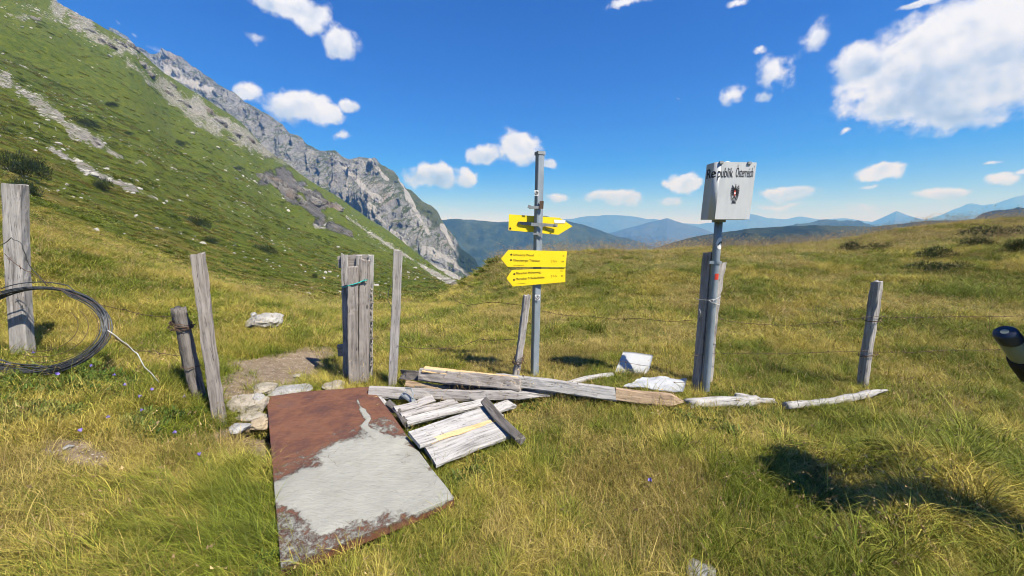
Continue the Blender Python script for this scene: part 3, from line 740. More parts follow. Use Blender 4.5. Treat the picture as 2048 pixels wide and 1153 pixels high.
# ------------------------------------------------------------------ standing posts
def post(label, bpx, bpy_, tpx, tpy, wpx, thick, mat, seed, dy=0.0, front=(0, -1, 0), group='weathered fence posts', name='fence_post', bury=.25, base=None, **kw):
    b = base or on_ground(bpx, bpy_); t = PY(tpx, tpy, b.y + dy)
    w = wpx / ppm(b); dr = (t - b).normalized()
    b2 = b - dr * bury
    kw.setdefault('nseg', 22)
    o = timber(name, b2, t, w, thick, mat, front, seed=seed, **kw)
    return tag(o, label, 'post', group), b, t
pA, pAb, pAt = post('tall broad grey squared post ringed by the wire coil', 46, 714, 28, 370, 27, .10, m_wgrey, 1, front=(.25, -1, 0), chamf=.012, rough=.004)
pB, pBb, pBt = post('short dark round post with rusty wire wrapped near its top', 399, 800, 356, 618, 25, .10, m_wdark, 2, round_=True, rough=.005)
pC, pCb, pCt = post('warm grey leaning post between dark round stump and pale stone slab', 440, 842, 393, 510, 20, .05, m_wwarm, 3, front=(.2, -1, 0), rough=.004)
pD, pDb, pDt = post('lone upright grey post right of the tied board gate', 786, 774, 796, 502, 16, .05, m_wgrey, 4, dy=.0, front=(.15, -1, 0), top_slant=.0)
pL, pLb, pLt = post('weathered post leaning against the yellow signpost', 1031, 758, 1055, 590, 12, .05, m_wgrey, 5, dy=.02, front=(.35, -1, 0), w1=.07, d1=.06, rough=.004)
pE, pEb, pEt = post('tall dark board strapped behind the galvanised pole of the box sign', 1390, 782, 1415, 506, 14, .045, m_wwarm, 6, front=(-.7, -.7, 0), w1=.075, d1=.045)
pF, pFb, pFt = post('cracked grey post wired to the back of the box sign pole', 1412, 776, 1440, 526, 20, .07, m_wgrey, 8, dy=.06, front=(.3, -1, 0), rough=.007, base=on_ground(1412, 776) + Vector((.05, .12, 0)))
pR, pRb, pRt = post('short square post standing alone on the right in the meadow', 1727, 772, 1753, 564, 17, .075, m_wgrey, 9, front=(.42, -.9, 0), chamf=.01, rough=.004)
# wire wrapped round posts
def wrap(name, label, c, axis, r, turns, mat, wr=.0028, h=.05, seed=0, mess=.012):
    rs = np.random.default_rng(seed); ax = Vector(axis).normalized(); a = ax.cross(Vector((0, 1, 0))).normalized(); b = ax.cross(a)
    pts = []; n = int(turns * 16)
    for i in range(n):
        th = i / 16 * 2 * math.pi; rr = r + abs(rs.normal(0, mess))
        pts.append(Vector(c) + (a * math.cos(th) + b * math.sin(th)) * rr + ax * (h * math.sin(i * .37 + seed) + rs.normal(0, .006)))
    o = MB().tube(pts, wr, 5).build(name, mat, smooth=True); set_origin(o, c); return tag(o, label, 'wire')
wrap('wire_wrap', 'tangle of rusty wire around the dark round stump', pBb.lerp(pBt, .83), pBt - pBb, .06, 7, m_rustwire, .003, .035, 3)
wrap('wire_wrap', 'black barbed wire knot at the foot of the post beside the signpost', pLb.lerp(pLt, .24), pLt - pLb, .042, 6, m_rustwire, .003, .045, 5, .02)
wrap('wire_wrap', 'thin wire tied low around the dark round stump', pBb.lerp(pBt, .38), pBt - pBb, .058, 2, m_rustwire, .0022, .01, 8, .004)
wrap('wire_wrap', 'barbed wire knot high on the square meadow post', pRb.lerp(pRt, .65), pRt - pRb, .064, 2.2, m_rustwire, .0028, .012, 11, .008)
wrap('wire_wrap', 'barbed wire knot low on the square meadow post', pRb.lerp(pRt, .31), pRt - pRb, .064, 2.2, m_rustwire, .0028, .014, 12, .01)

# ------------------------------------------------------------------ board gate standing upright, tied with twine
gp = on_ground(712, 776)
gate = thing('board_gate', 'narrow upright gate of grey boards tied with teal twine', 'gate', gp)
def gboard(x0, x1, top, bot, Y, thick, mat, seed, xb=0, front=(.12, -1, 0)):
    c = (x0 + x1) / 2; t = PY(c, top, Y); b = PY(c + xb, bot, Y); b.z = min(b.z, Hs(b.x, b.y) + .01) - .06
    return timber('board', b, t, (x1 - x0) / ppm(t), thick, mat, front, gate, seed, rough=.003, nseg=22)
gboard(684, 697, 511, 772, 4.02, .028, m_wgrey, 31, 1)
gboard(712, 723, 512, 772, 4.02, .028, m_wgrey, 32, 0)
gboard(737, 747, 511, 772, 4.02, .028, m_wpale, 33, -3)
gboard(697, 717, 533, 777, 3.88, .062, m_wwarm, 34, 1)
gboard(720, 739, 520, 775, 3.90, .058, m_wwarm, 35, -1)
for i, (yy, xa, xb) in enumerate([(524, 677, 745), (702, 676, 742)]):
    a = PY(xa, yy, 4.055); b = PY(xb, yy - 2, 4.055); timber('rail', a, b, 24 / ppm(a), .03, m_wwarm, (0, -1, 0), gate, 40 + i)
pts = [PY(683, 574, 3.99), PY(690, 575, 3.90), PY(696, 572, 3.842), PY(708, 569, 3.835), PY(718, 566, 3.838), PY(724, 563, 3.858), PY(730, 561, 3.862)]
rope = []
for a, b in zip(pts[:-1], pts[1:]):
    for q in range(5): rope.append(a.lerp(b, q / 5) + Vector((0, 0, .002 * math.sin(len(rope) * 2.1))))
mb = MB().tube(rope + [pts[-1]], .006, 6); mb.tube([PY(724, 564, 3.853), PY(735, 560, 3.853), PY(728, 558, 3.853), PY(733, 564, 3.853)], .005, 5)
mb.build('twine', m_teal, gate, True)
bk = [PY(740 + (3 if i % 2 else 0) + (i % 3), 575 + i * 6, 3.98) for i in range(28)]
MB().tube(bk, [.008 + .004 * (i % 3) for i in range(28)], 5).build('bark_edge', m_wwarm, gate)

# ------------------------------------------------------------------ yellow signpost
sb = on_ground(1069, 750); stp = PY(1080, 305, sb.y)
post_sg = thing('signpost', 'square galvanised post carrying three yellow hiking direction signs', 'signpost', sb)
ax = (stp - sb).normalized()
def sq_tube(p0, p1, s, yaw, name, mat, parent):
    a = Vector((math.cos(yaw), math.sin(yaw), 0)); b = Vector((-math.sin(yaw), math.cos(yaw), 0))
    z = (p1 - p0).normalized(); a = (a - z * a.dot(z)).normalized(); b = z.cross(a)
    mb = MB(); L = (p1 - p0).length; k = []
    h = s / 2; c = .006
    for t in np.linspace(0, 1, 9):
        o = p0.lerp(p1, t)
        k.append([o + a * x + b * y for x, y in ((-h + c, -h), (h - c, -h), (h, -h + c), (h, h - c), (h - c, h), (-h + c, h), (-h, h - c), (-h, -h + c))])
    V = [v for r in k for v in r]; F = [tuple(int(q) for q in f) for f in grid_faces(9, 8, True)] + [tuple(range(8))[::-1], tuple(range(64, 72))]
    o = mb.add((V, F)).build(name, mat, parent); return o
YAW = math.radians(24)
sq_tube(sb - ax * .3, stp, .072, YAW, 'post', m_galv, post_sg)
ctop = stp + ax * .004; a_ = Vector((math.cos(YAW), math.sin(YAW), 0)); b_ = Vector((-math.sin(YAW), math.cos(YAW), 0))
MB().box(stp - ax * .012, a_ * .042, b_ * .042, Vector((0, 0, .016))).build('post_cap', m_galvdull, post_sg)
def sign_board(pts, Yc, yaw, label):
    n = Vector((math.sin(yaw), -math.cos(yaw), .06)).normalized(); cx = sum(p[0] for p in pts) / len(pts); cyq = sum(p[1] for p in pts) / len(pts)
    c = PY(1072, cyq, Yc); W3 = [PP(x, y, c, n) for x, y in pts]
    o = MB().add(prism(W3[::-1], n, .004)).build('sign_board', m_yellow, post_sg); o['label'] = label
    return o, c, n
def letters(parent, c, n, items, name='lettering', mat=None):
    for it in items:
        mb = MB()
        if it[0] == 'dot':
            p = PP(it[1], it[2], c, n); q = PP(it[1] + 10, it[2], c, n); ex = (q - p).normalized(); ez = n.cross(ex)
            mb.add(disc(p, ex, ez, it[3] / ppm(p), n, .0022))
        else:
            _, body, x0, y0, x1, y1, hpx = it
            p = PP(x0, y0, c, n); q = PP(x1, y1, c, n); ex = (q - p); wd = ex.length; ex.normalize(); ez = n.cross(ex); ez = ez if ez.z > 0 else -ez
            text_on(mb, body, p, ex, ez, wd, hpx / ppm(p), n, .0022)
        mb.build(name if it[0] != 'dot' or name == 'bolt_head' else 'dot', mat or m_black, parent)
Ys = sb.y
s1, c1, n1_ = sign_board([(1018, 429), (1119, 436), (1145, 453), (1117, 470), (1017, 461)], Ys + .05, math.radians(6), 'blank back of the top yellow sign, pointing right')
letters(s1, c1, n1_, [('dot', 1020.5, 457.5, 2.2)], 'bolt_head')
sf, cf, nf = None, c1, n1_
patch = [PP(x, y, c1, n1_) + n1_ * .003 for x, y in ((1108, 440), (1131, 441), (1130, 447), (1109, 447))]
MB().add((patch[::-1], [(0, 1, 2, 3)])).build('sticker', m_white, s1)
s2, c2, n2_ = sign_board([(1002, 518), (1017, 500), (1134, 503), (1131, 535), (1015, 534)], Ys - .064, math.radians(7), 'middle yellow sign pointing left to Schwarze Wand')
letters(s2, c2, n2_, [('dot', 1022.5, 509.6, 1.9), ('dot', 1022, 520.6, 1.9), ('t', 'Schwarze Wand', 1026.5, 512.2, 1067, 513.2, 4.6), ('t', 'Obernberger Tribulaun', 1026.5, 523.2, 1080, 524.2, 4.6),
                      ('t', 'www.wipptal.at', 1026, 531.6, 1048, 532, 2.0), ('t', '2 \u00bd h', 1102.5, 525, 1113, 525.2, 4.6), ('t', '32', 1125, 514, 1128.5, 514.1, 3.4), ('t', '129', 1123, 525, 1127.5, 525.1, 3.0)])
s3, c3, n3_ = sign_board([(1013, 557), (1024, 540.5), (1131, 536), (1130.5, 564.5), (1026, 573.5)], Ys - .062, math.radians(7), 'lowest yellow sign pointing left to a mountain hut')
letters(s3, c3, n3_, [('dot', 1028.5, 548.6, 1.9), ('dot', 1028, 560.2, 1.9), ('t', 'Pflerscher H\u00f6henweg', 1032, 549.6, 1081, 546.6, 4.6), ('t', 'Pflerscher Tribulaunh\u00fctte', 1032, 561, 1089, 556.8, 4.6),
                      ('t', 'www.wipptal.at', 1033, 569, 1051, 567.6, 2.0), ('t', '3 \u00bd h', 1102.5, 555, 1113, 554.4, 4.6), ('t', '32', 1121, 543.6, 1125, 543.4, 3.6), ('t', '63', 1122, 553.8, 1126, 553.6, 3.4)])
# clamps and brackets
def bar(px0, py0, px1, py1, Y, hpx, th, name, mat, parent):
    a, b = PY(px0, py0, Y), PY(px1, py1, Y); ex = (b - a) / 2; ez = Vector((0, 0, 1)); ez = (ez - ex.normalized() * ez.dot(ex.normalized())).normalized() * (hpx / 2 / ppm(a))
    return MB().box((a + b) / 2, ex, Vector((0, th / 2, 0)), ez).build(name, mat, parent)
bar(1033, 446, 1115, 452, Ys + .038, 6, .01, 'clamp', m_galvdull, post_sg)
bar(1062, 449, 1088, 450.5, Ys - .062, 6.5, .012, 'clamp', m_galvdull, post_sg)
bar(1036, 447, 1038.5, 447.2, Ys + .03, 4, .02, 'bolt', m_galvdull, post_sg)
bar(1109, 451, 1112, 451.2, Ys + .03, 4, .02, 'bolt', m_galvdull, post_sg)
bar(1058, 416, 1080, 415, Ys - .055, 5, .02, 'clamp', m_galvdull, post_sg)
bar(1058, 417, 1060, 411, Ys - .060, 7, .014, 'clamp_lug', m_galvdull, post_sg)
bar(1079, 410, 1087, 410.5, Ys - .062, 15, .02, 'clamp_plate', m_rustwire, post_sg)
bar(1066, 468, 1086, 469, Ys - .058, 4, .012, 'strap', m_galvdull, post_sg)
hook = [PY(x, y, Ys - .07) for x, y in ((1092, 452), (1091, 459), (1096, 461), (1103, 460), (1106, 463))]
MB().tube(hook, .0035, 5).build('hook', m_wire, post_sg, True)
st = [PY(x, y, Ys - .062) for x, y in ((1069.5, 381), (1076.5, 381), (1076, 391), (1069, 391))]
for (x0, y0, x1, y1, Yk) in ((1070, 590, 1080, 601, Ys - .058), (1069, 381, 1077, 392, Ys - .066)):
    mb = MB(); q = [PY(x, y, Yk) for x, y in ((x0, y0), (x1, y0), (x1, y1), (x0, y1))]; mb.add((q[::-1], [(0, 1, 2, 3)])); o = mb.build('sticker', m_white, post_sg)
    cc = (q[0] + q[2]) / 2; mb = MB(); rr = (q[1] - q[0]).length * .38; 
    ring = [cc + Vector((math.cos(t) * rr, -.002, math.sin(t) * rr)) for t in np.linspace(0, 2 * math.pi, 16, endpoint=False)]
    mb.tube(ring, .0022, 4, True); mb.tube([cc + Vector((-rr * .5, -.002, -rr * .6)), cc + Vector((0, -.002, rr * .7)), cc + Vector((rr * .5, -.002, -rr * .6))], .0022, 4); mb.build('print', m_black, o)

# ------------------------------------------------------------------ border box sign
bb = on_ground(1411, 787); bt = PY(1438, 436, bb.y)
bsign = thing('border_sign', 'grey metal box sign reading Republik Oesterreich on a round galvanised pole', 'sign', bb)
bax = (bt - bb).normalized()
MB().tube([(bb - bax * .3).lerp(bt, t) for t in np.linspace(0, 1, 10)], .035, 20).build('pole', m_galv, bsign, True)
for f in bsign.children[0].data.polygons: f.use_smooth = len(f.vertices) < 6
# box: front plane, left side with a rounded edge
bn = Vector((.10, -1, .0)).normalized(); fl = PY(1438, 440, bb.y - .09)
FB = PY(1452, 380, bb.y - .17)
ftl = PP(1419, 325, FB, bn); fbl = PP(1419, 440, FB, bn); ftr = PP(1506, 321, FB, bn); fbr = PP(1490, 429.5, FB, bn)
ux = ((ftr - ftl) + (fbr - fbl)).normalized(); ux = (ux - Vector((0, 0, 1)) * ux.z * 1.0).normalized()
uz = Vector((.045, .01, 1)).normalized()
nb_ = ux.cross(uz).normalized(); nb_ = nb_ if nb_.y < 0 else -nb_
BW = 84 / ppm(FB); BH = 112 / ppm(FB); BD = .15; RAD = .04
b0 = PP(1421, 439, FB, bn)                                   # lower left of the front plane
def box_point(s, h, off=0.0):
    """s runs along the sheet: 0 at the back of the left side, then round the edge, then over the front"""
    s1_, s2_ = BD - RAD, BD - RAD + RAD * math.pi / 2
    left = b0 - ux * 0 
    if s < s1_: p = left + (-nb_) * (BD - s); nn = -ux
    elif s < s2_:
        th = (s - s1_) / RAD; c = left + ux * RAD - nb_ * RAD
        nn = (-ux * math.cos(th) + nb_ * math.sin(th)); p = c + nn * RAD
    else: p = left + ux * (RAD + s - s2_); nn = nb_
    return p + uz * h + nn * off
STOT = BD - RAD + RAD * math.pi / 2 + BW - RAD
sl = [0, (BD - RAD) * .5, BD - RAD] + [BD - RAD + RAD * math.pi / 2 * t for t in np.linspace(0, 1, 9)[1:]] + [STOT - (BW - RAD) * .5, STOT]
back_r = b0 + ux * BW - nb_ * BD; back_l = b0 - nb_ * BD
ringpts = lambda h: [box_point(s, h) for s in sl] + [back_r + uz * h]
r0, r1_ = ringpts(0), ringpts(BH); k = len(r0)
mb = MB(); mb.add((r0 + r1_, [(i, (i + 1) % k, (i + 1) % k + k, i + k) for i in range(k)] + [tuple(range(k))[::-1], tuple(range(k, 2 * k))]))
bx = mb.build('box', m_boxm, bsign, False); bx['label'] = 'grey box with black lettering and an eagle crest'
for p in bx.data.polygons: p.use_smooth = 2 <= p.index <= 9
set_o = None
def wrap_text(mb, body, s0, s1, h0, hh, off=.0025, thick=False):
    V, F = text_geo(body); x0, x1 = V[:, 0].min(), V[:, 0].max(); ch = text_geo('H')[0][:, 1].max()
    # split long faces so they bend round the edge
    bm = bmesh.new(); vs_ = [bm.verts.new((v[0], v[1], 0)) for v in V]
    for f in F:
        try: bm.faces.new([vs_[i] for i in f])
        except ValueError: pass
    bmesh.ops.triangulate(bm, faces=bm.faces[:]); bmesh.ops.subdivide_edges(bm, edges=bm.edges[:], cuts=1, use_grid_fill=True)
    bm.verts.index_update(); pts = [box_point(s0 + (v.co.x - x0) / (x1 - x0) * (s1 - s0), h0 + v.co.y / ch * hh, off) for v in bm.verts]
    mb.add((pts, [tuple(v.index for v in f.verts) for f in bm.faces])); bm.free()
mb = MB(); th_ = BH * .735; hh = BH * .165
S0 = .022; S1 = STOT - .022; S_e = BD - RAD * .35
wrap_text(mb, 'Re', S0, S_e, th_, hh)
wrap_text(mb, 'Re', S0 + .006, S_e + .006, th_ + .002, hh, .0028)
wrap_text(mb, 'publik', S_e + .018, S_e + .018 + .138, th_ + .0, hh); mb.build('lettering', m_black, bx); mb = MB(); wrap_text(mb, '\u00d6sterreich', S_e + .182, S1, th_ + .004, hh)
mb.build('lettering', m_black, bx)
# eagle crest: wings of feathers, head, body, shield, legs and tail
cs = STOT - (BW - RAD) * .52; chh = BH * .44; ew, eh = BW * .105, BH * .16
def E(x, y, off=.0025): return box_point(cs + x * ew, chh + y * eh, off)
mb = MB()
def poly2(pts, off=.0025): mb.add(([E(x, y, off) for x, y in pts][::1], [tuple(range(len(pts)))]))
for sgn in (-1, 1):
    for i in range(6):
        a = i / 5; x0 = sgn * (.22 + .12 * a); y0 = .62 - .55 * a; x1 = sgn * (.62 + .38 * math.sin(a * 2.2 + .5)); y1 = .95 - 1.35 * a
        dx, dy = x1 - x0, y1 - y0; l = math.hypot(dx, dy); nx, ny = -dy / l * .085, dx / l * .085
        poly2([(x0 - nx * .6, y0 - ny * .6), (x1 - nx, y1 - ny), (x1 + dx * .12, y1 + dy * .12), (x1 + nx, y1 + ny), (x0 + nx * .6, y0 + ny * .6)])
    poly2([(sgn * .12, .55), (sgn * .34, .72), (sgn * .42, .55), (sgn * .36, .0), (sgn * .22, -.05)])
    poly2([(sgn * .1, -.25), (sgn * .3, -.3), (sgn * .62, -.55), (sgn * .78, -.5), (sgn * .66, -.68), (sgn * .5, -.62), (sgn * .2, -.45)])
for a in (-.5, -.25, 0, .25, .5):
    poly2([(a * .25, -.3), (a * .9 - .07, -.95), (a * .95, -1.05), (a * .9 + .07, -.95)])
poly2([(-.12, .5), (-.14, .78), (-.05, .98), (.06, 1.0), (.12, .9), (.26, .82), (.12, .78), (.12, .5)])
poly2([(-.1, 1.02), (-.12, 1.14), (0, 1.08), (.12, 1.14), (.1, 1.02)])
poly2([(-.24, .5), (.24, .5), (.24, -.05), (.1, -.36), (-.1, -.36), (-.24, -.05)], .0027)
mb.build('crest', m_black, bx)
for (mat_, y0, y1) in ((m_red, .42, .22), (m_white, .22, .06), (m_red, .06, -.18)):
    mb = MB(); q = [(-.2, y0), (.2, y0), (.2 if y1 > 0 else .1, y1), (-.2 if y1 > 0 else -.1, y1)]; mb.add(([E(x, y, .0034) for x, y in q], [(0, 1, 2, 3)])); mb.build('crest_shield', mat_, bx)
# fittings: dome, catches, rivets, collar, clamp, stickers
dc = box_point(BD + BW * .38, BH) - nb_ * .1; mb = MB(); rr = .045
V = []; F = []
for i in range(6):
    ph = i / 5 * math.pi / 2
    for j in range(14): V.append(dc + ux * math.cos(j / 14 * 2 * math.pi) * rr * math.cos(ph) - nb_ * math.sin(j / 14 * 2 * math.pi) * rr * math.cos(ph) + uz * (.026 * math.sin(ph) - .004))
F = [tuple(int(q) for q in f) for f in grid_faces(6, 14, True)]
mb.add((V, F)).build('dome', m_white, bsign, True)
for s in (BD + .02, STOT - .07):
    p = box_point(s, BH - .006, .004); MB().box(p, ux * .016, nb_ * .008, uz * .01).build('catch', m_galvdull, bx)
for s, h in ((.03, BH - .03), (.03, .03), (STOT - .012, BH - .03), (STOT - .06, .006)):
    MB().add(disc(box_point(s, h, .002), (Vector((0, 1, 0)) if s < .1 else ux), uz, .006, (-ux if s < .1 else nb_), .002, 8)).build('rivet', m_wirepale, bx)
cb_ = bt - bax * .03; MB().tube([cb_ - bax * .012, cb_ + bax * .03], .058, 16).build('collar', m_galvdull, bsign)
cp = PY(1433, 525, bb.y); MB().tube([cp - bax * .012, cp + bax * .012], .043, 16).build('pole_clamp', m_galv, bsign)
MB().box(cp + Vector((-.06, -.02, 0)), Vector((.022, 0, 0)), Vector((0, .012, 0)), Vector((0, 0, .013))).build('clamp_lug', m_galv, bsign)
def on_pole(px, py, wpx, hpx, mat, name, rad=.0362):
    c = bb + bax * ((PY(px, py, bb.y).z - bb.z) / bax.z); V = []; half = hpx / 2 / ppm(c); a0 = .15
    aw = wpx / 2 / ppm(c) / rad
    for t in (-1, 1):
        for q in np.linspace(-aw, aw, 9):
            ang = a0 + q; V.append(c + bax * half * t + Vector((math.sin(ang) * rad, -math.cos(ang) * rad, 0)))
    return MB().add((V, [(i, i + 1, i + 10, i + 9) for i in range(8)])).build(name, mat, bsign, True), c
on_pole(1433, 553, 9, 12, m_red, 'sticker')
c = bb + bax * ((PY(1437, 487, bb.y).z - bb.z) / bax.z)
V = [c + Vector((math.sin(.25) * .0372, -math.cos(.25) * .0372, 0))]
for i in range(18):
    th = i / 18 * 2 * math.pi; ang = .25 + math.cos(th) * .9; V.append(c + bax * (.058 * math.sin(th)) + Vector((math.sin(ang) * .0372, -math.cos(ang) * .0372, 0)))
V2 = []
rings = []
for rr_ in (0.02, .35, .7, 1.0):
    rings.append([c + bax * (.056 * rr_ * math.sin(i / 18 * 2 * math.pi)) + Vector((math.sin(.25 + .9 * rr_ * math.cos(i / 18 * 2 * math.pi)) * .0372, -math.cos(.25 + .9 * rr_ * math.cos(i / 18 * 2 * math.pi)) * .0372, 0)) for i in range(18)])
stk = MB().add(([v for r in rings for v in r], [tuple(int(q) for q in f) for f in grid_faces(4, 18, True)])).build('sticker', m_white, bsign, True)
def stp_(a, h): return c + bax * h + Vector((math.sin(.25 + a) * .0380, -math.cos(.25 + a) * .0380, 0))
MB().tube([stp_(-.55, -.018), stp_(-.1, .006), stp_(.25, .016), stp_(.5, .0)], .0055, 4).build('print', m_black, stk)
# wire tying the timbers to the pole
tie_c = PY(1420, 602, bb.y)
pts = [PY(x, y, bb.y + dy) for x, y, dy in ((1392, 598, .05), (1400, 600, -.02), (1418, 601, -.06), (1432, 599, -.07), (1441, 593, .0), (1434, 589, .02), (1426, 604, -.06), (1432, 609, -.06), (1440, 610, .0), (1424, 606, -.065), (1418, 601, -.065))]
o = MB().tube(pts, .0032, 5).build('wire_tie', m_wirepale, smooth=True); set_origin(o, tie_c); tag(o, 'pale wire binding the two boards to the box sign pole', 'wire')
o = MB().tube([PY(1399, 619, bb.y - .06), PY(1401, 626, bb.y - .06), PY(1402, 634, bb.y - .055)], .003, 5).build('wire_end', m_wirepale, smooth=True); set_origin(o, PY(1400, 626, bb.y - .06)); tag(o, 'short loose pale wire end on the dark board of the box sign', 'wire')

# ------------------------------------------------------------------ barbed and plain fence wire
def barbed(label, pts, sag=.02, r=.0019, barbs=True, mat=None, seed=0, step=.11):
    rs = np.random.default_rng(seed); P = [Vector(p) for p in pts]; out_ = []; mb = MB()
    for a, b in zip(P[:-1], P[1:]):
        n = max(4, int((b - a).length / .05))
        for i in range(n):
            t = i / n; out_.append(a.lerp(b, t) + Vector((rs.normal(0, .0025), rs.normal(0, .0025), -4 * sag * t * (1 - t) + rs.normal(0, .0025))))
    out_.append(P[-1]); mb.tube(out_, r, 5)
    if barbs:
        acc = 0
        for a, b in zip(out_[:-1], out_[1:]):
            acc += (b - a).length
            if acc > step:
                acc = 0; d = Vector(rs.standard_normal(3)).normalized() * .014; e = Vector(rs.standard_normal(3)).normalized() * .014
                mb.tube([a - d, a + d], r * .8, 4); mb.tube([a - e, a + e], r * .8, 4)
    o = mb.build('barbed_wire' if barbs else 'fence_wire', mat or m_rustwire, smooth=True); set_origin(o, P[0]); return tag(o, label, 'wire', 'wires of the old fence')
Yd = lambda p: p.y
barbed('barbed wire from the broad coil post down to the dark round stump', [PY(8, 508, 3.1), PY(60, 545, 3.05), PY(150, 590, 3.1), PY(250, 620, 3.15), PY(346, 633, pBt.y - .06)], .02, .0026, seed=1)
barbed('barbed wire twisting from the wire coil to the low tie of the stump', [PY(222, 668, 2.85), PY(262, 698, 3.0), PY(310, 703, 3.05), PY(362, 712, pBb.y - .06)], .01, .0026, seed=2)
barbed('sagging barbed wire from the lone upright post to the post beside the signpost', [pDb.lerp(pDt, .32) + Vector((.03, -.03, 0)), PY(900, 697, 4.15), PY(960, 678, 4.2), PY(1034, 678, pLb.y - .05)], .015, .0026, seed=3)
barbed('high barbed wire looping to the top of the post beside the signpost', [PY(906, 600, 4.4), PY(935, 611, 4.3), PY(985, 604, 4.25), PY(1044, 611, pLt.y - .05)], .0, .0026, seed=4)
barbed('barbed wire from the signpost to the boards of the box sign', [PY(1083, 622, sb.y), PY(1180, 632, 4.05), PY(1280, 637, 3.95), PY(1392, 640, bb.y - .03)], .02, .0024, seed=5)
barbed('upper barbed wire from the box sign to the square meadow post', [PY(1428, 635, bb.y), PY(1500, 648, 3.75), PY(1600, 650, 3.8), PY(1742, 633, pRb.y - .07)], .01, .0024, seed=6)
barbed('lower barbed wire from the box sign to the square meadow post', [PY(1384, 712, bb.y - .03), PY(1430, 706, 3.72), PY(1560, 708, 3.8), PY(1735, 702, pRb.y - .07)], .0, .0024, seed=7)
barbed('upper barbed wire running from the square meadow post out to the right', [PY(1750, 633, pRb.y - .06), PY(1900, 633, 3.85), PY(2100, 628, 3.85)], .015, .0024, seed=8)
barbed('lower barbed wire running from the square meadow post out to the right', [PY(1740, 704, pRb.y - .06), PY(1900, 700, 3.85), PY(2100, 694, 3.85)], .015, .0024, seed=9)
barbed('barbed wire lying over the pale sheets to the box sign pole', [PY(1232, 722, 4.0), PY(1300, 733, 3.95), PY(1310, 762, 3.8), PY(1380, 766, bb.y - .05)], .0, .0022, seed=10)
barbed('short bent wire hook hanging on the lone upright post', [PY(782, 572, pDb.y - .035), PY(777, 582, pDb.y - .04), PY(776, 600, pDb.y - .04), PY(781, 612, pDb.y - .035)], 0, .003, False, m_wire, 11)
barbed('pale wire trailing from the coil into the grass', [PY(215, 662, 2.8), PY(268, 702, 2.9), PY(290, 735, 2.9), PY(318, 765, 2.95)], -.01, .004, False, m_wirepale, 12)
barbed('fine wire loop springing from the broad coil post', [PY(2, 492, 3.06), PY(22, 476, 3.04), PY(42, 488, 3.04), PY(58, 530, 3.06), PY(95, 573, 3.1)], 0, .003, False, m_wire, 13)
# coil of wire round the broad post
rs = np.random.default_rng(5); mb = MB()
cc = PY(72, 654, pAb.y - .30); e1 = Vector((1, .04, -.10)).normalized() * .55; e2 = Vector((.0, .16, .31))
pts = []
for lp in range(15):
    dx = Vector((rs.normal(0, .018), rs.normal(0, .02), rs.normal(0, .016))); s_ = 1 + rs.normal(0, .035)
    for i in range(48):
        t = i / 48 * 2 * math.pi + 3.6
        spread_ = .5 - .5 * math.cos(t - .6)
        pts.append(cc + (e1 * math.cos(t) + e2 * math.sin(t)) * (s_ * (1 + .01 * math.sin(3 * t + lp))) + dx * (.4 + spread_) + Vector((0, 0, -.02 * (lp % 5) * (math.cos(t) > .2) * .5)))
mb.tube(pts, .0046, 5)
coil = mb.build('wire_coil', m_wire, smooth=True); set_origin(coil, cc); tag(coil, 'large loose coil of grey wire hung around the broad post', 'wire coil')
mb = MB()
for lp in range(4):
    a = .55 + .1 * lp; o_ = Vector((.05 + .03 * lp, 0, -.01 - .01 * lp)); mb.tube([cc + o_ + e1 * a * math.cos(t) * .9 + e2 * a * 1.0 * math.sin(t) for t in np.linspace(-1.9, .9, 34)], .0022, 4)
o = mb.build('loose_wire', m_rustwire, smooth=True); set_origin(o, cc); tag(o, 'thin rusty wire strands springing inside the grey coil', 'wire')
# ------------------------------------------------------------------ rusty steel plate with dried mortar
m_plate, nt, out = new_mat('rusty_plate')
ob = nt.new('ShaderNodeTexCoord').outputs['Object']
r1 = nt.noise(ob, 3.2, 7, .7); r2 = nt.noise(ob, 22, 6, .7); r3 = nt.noise(ob, 90, 4, .65)
rust = nt.ramp(r1, [(.3, (.06, .036, .036)), (.43, (.11, .05, .036)), (.55, (.17, .075, .042)), (.66, (.13, .066, .048)), (.78, (.20, .10, .055))])
rust = nt.mix(nt.maprange(r2, .55, .7, 0, .7), rust, (.19, .10, .062)); rust = nt.mix(nt.maprange(r2, .45, .3, 0, .6), rust, (.055, .028, .028))
mort = nt.ramp(r1, [(.3, (.25, .252, .225)), (.6, (.31, .312, .28)), (.8, (.36, .362, .33))])
mort = nt.mix(nt.maprange(nt.noise(ob, 9, 7, .72), .56, .72, 0, .4), mort, (.23, .21, .17))
mk = nt.attr('mortar'); mkn = nt.math('ADD', mk, nt.math('MULTIPLY', nt.math('SUBTRACT', nt.noise(ob, 30, 8, .85), .5), 2.0))
mkn = nt.math('ADD', mkn, nt.math('MULTIPLY', nt.math('SUBTRACT', nt.noise(nt.mapping(ob, rot=(0, 0, .6), scale=(1, 2.4, 1)), 130, 3, .7), .5), .55))
mm = nt.maprange(mkn, .40, .60)
c = nt.mix(mm, rust, mort)
crk = nt.voro(nt.vec('ADD', ob, nt.vec('MULTIPLY', nt.noise(ob, 5, 4, .6, out='Color'), (.25, .25, .25))), 2.6, 'DISTANCE_TO_EDGE')
c = nt.mix(nt.math('MULTIPLY', nt.maprange(crk, .006, .002, 0, .7), nt.math('MULTIPLY', mm, nt.maprange(nt.noise(ob, 2.2, 3, .5), .55, .62))), c, (.12, .09, .07))
hgt = nt.math('ADD', nt.math('MULTIPLY', mm, .8), nt.math('ADD', nt.math('MULTIPLY', r3, .35), nt.math('MULTIPLY', r2, .45)))
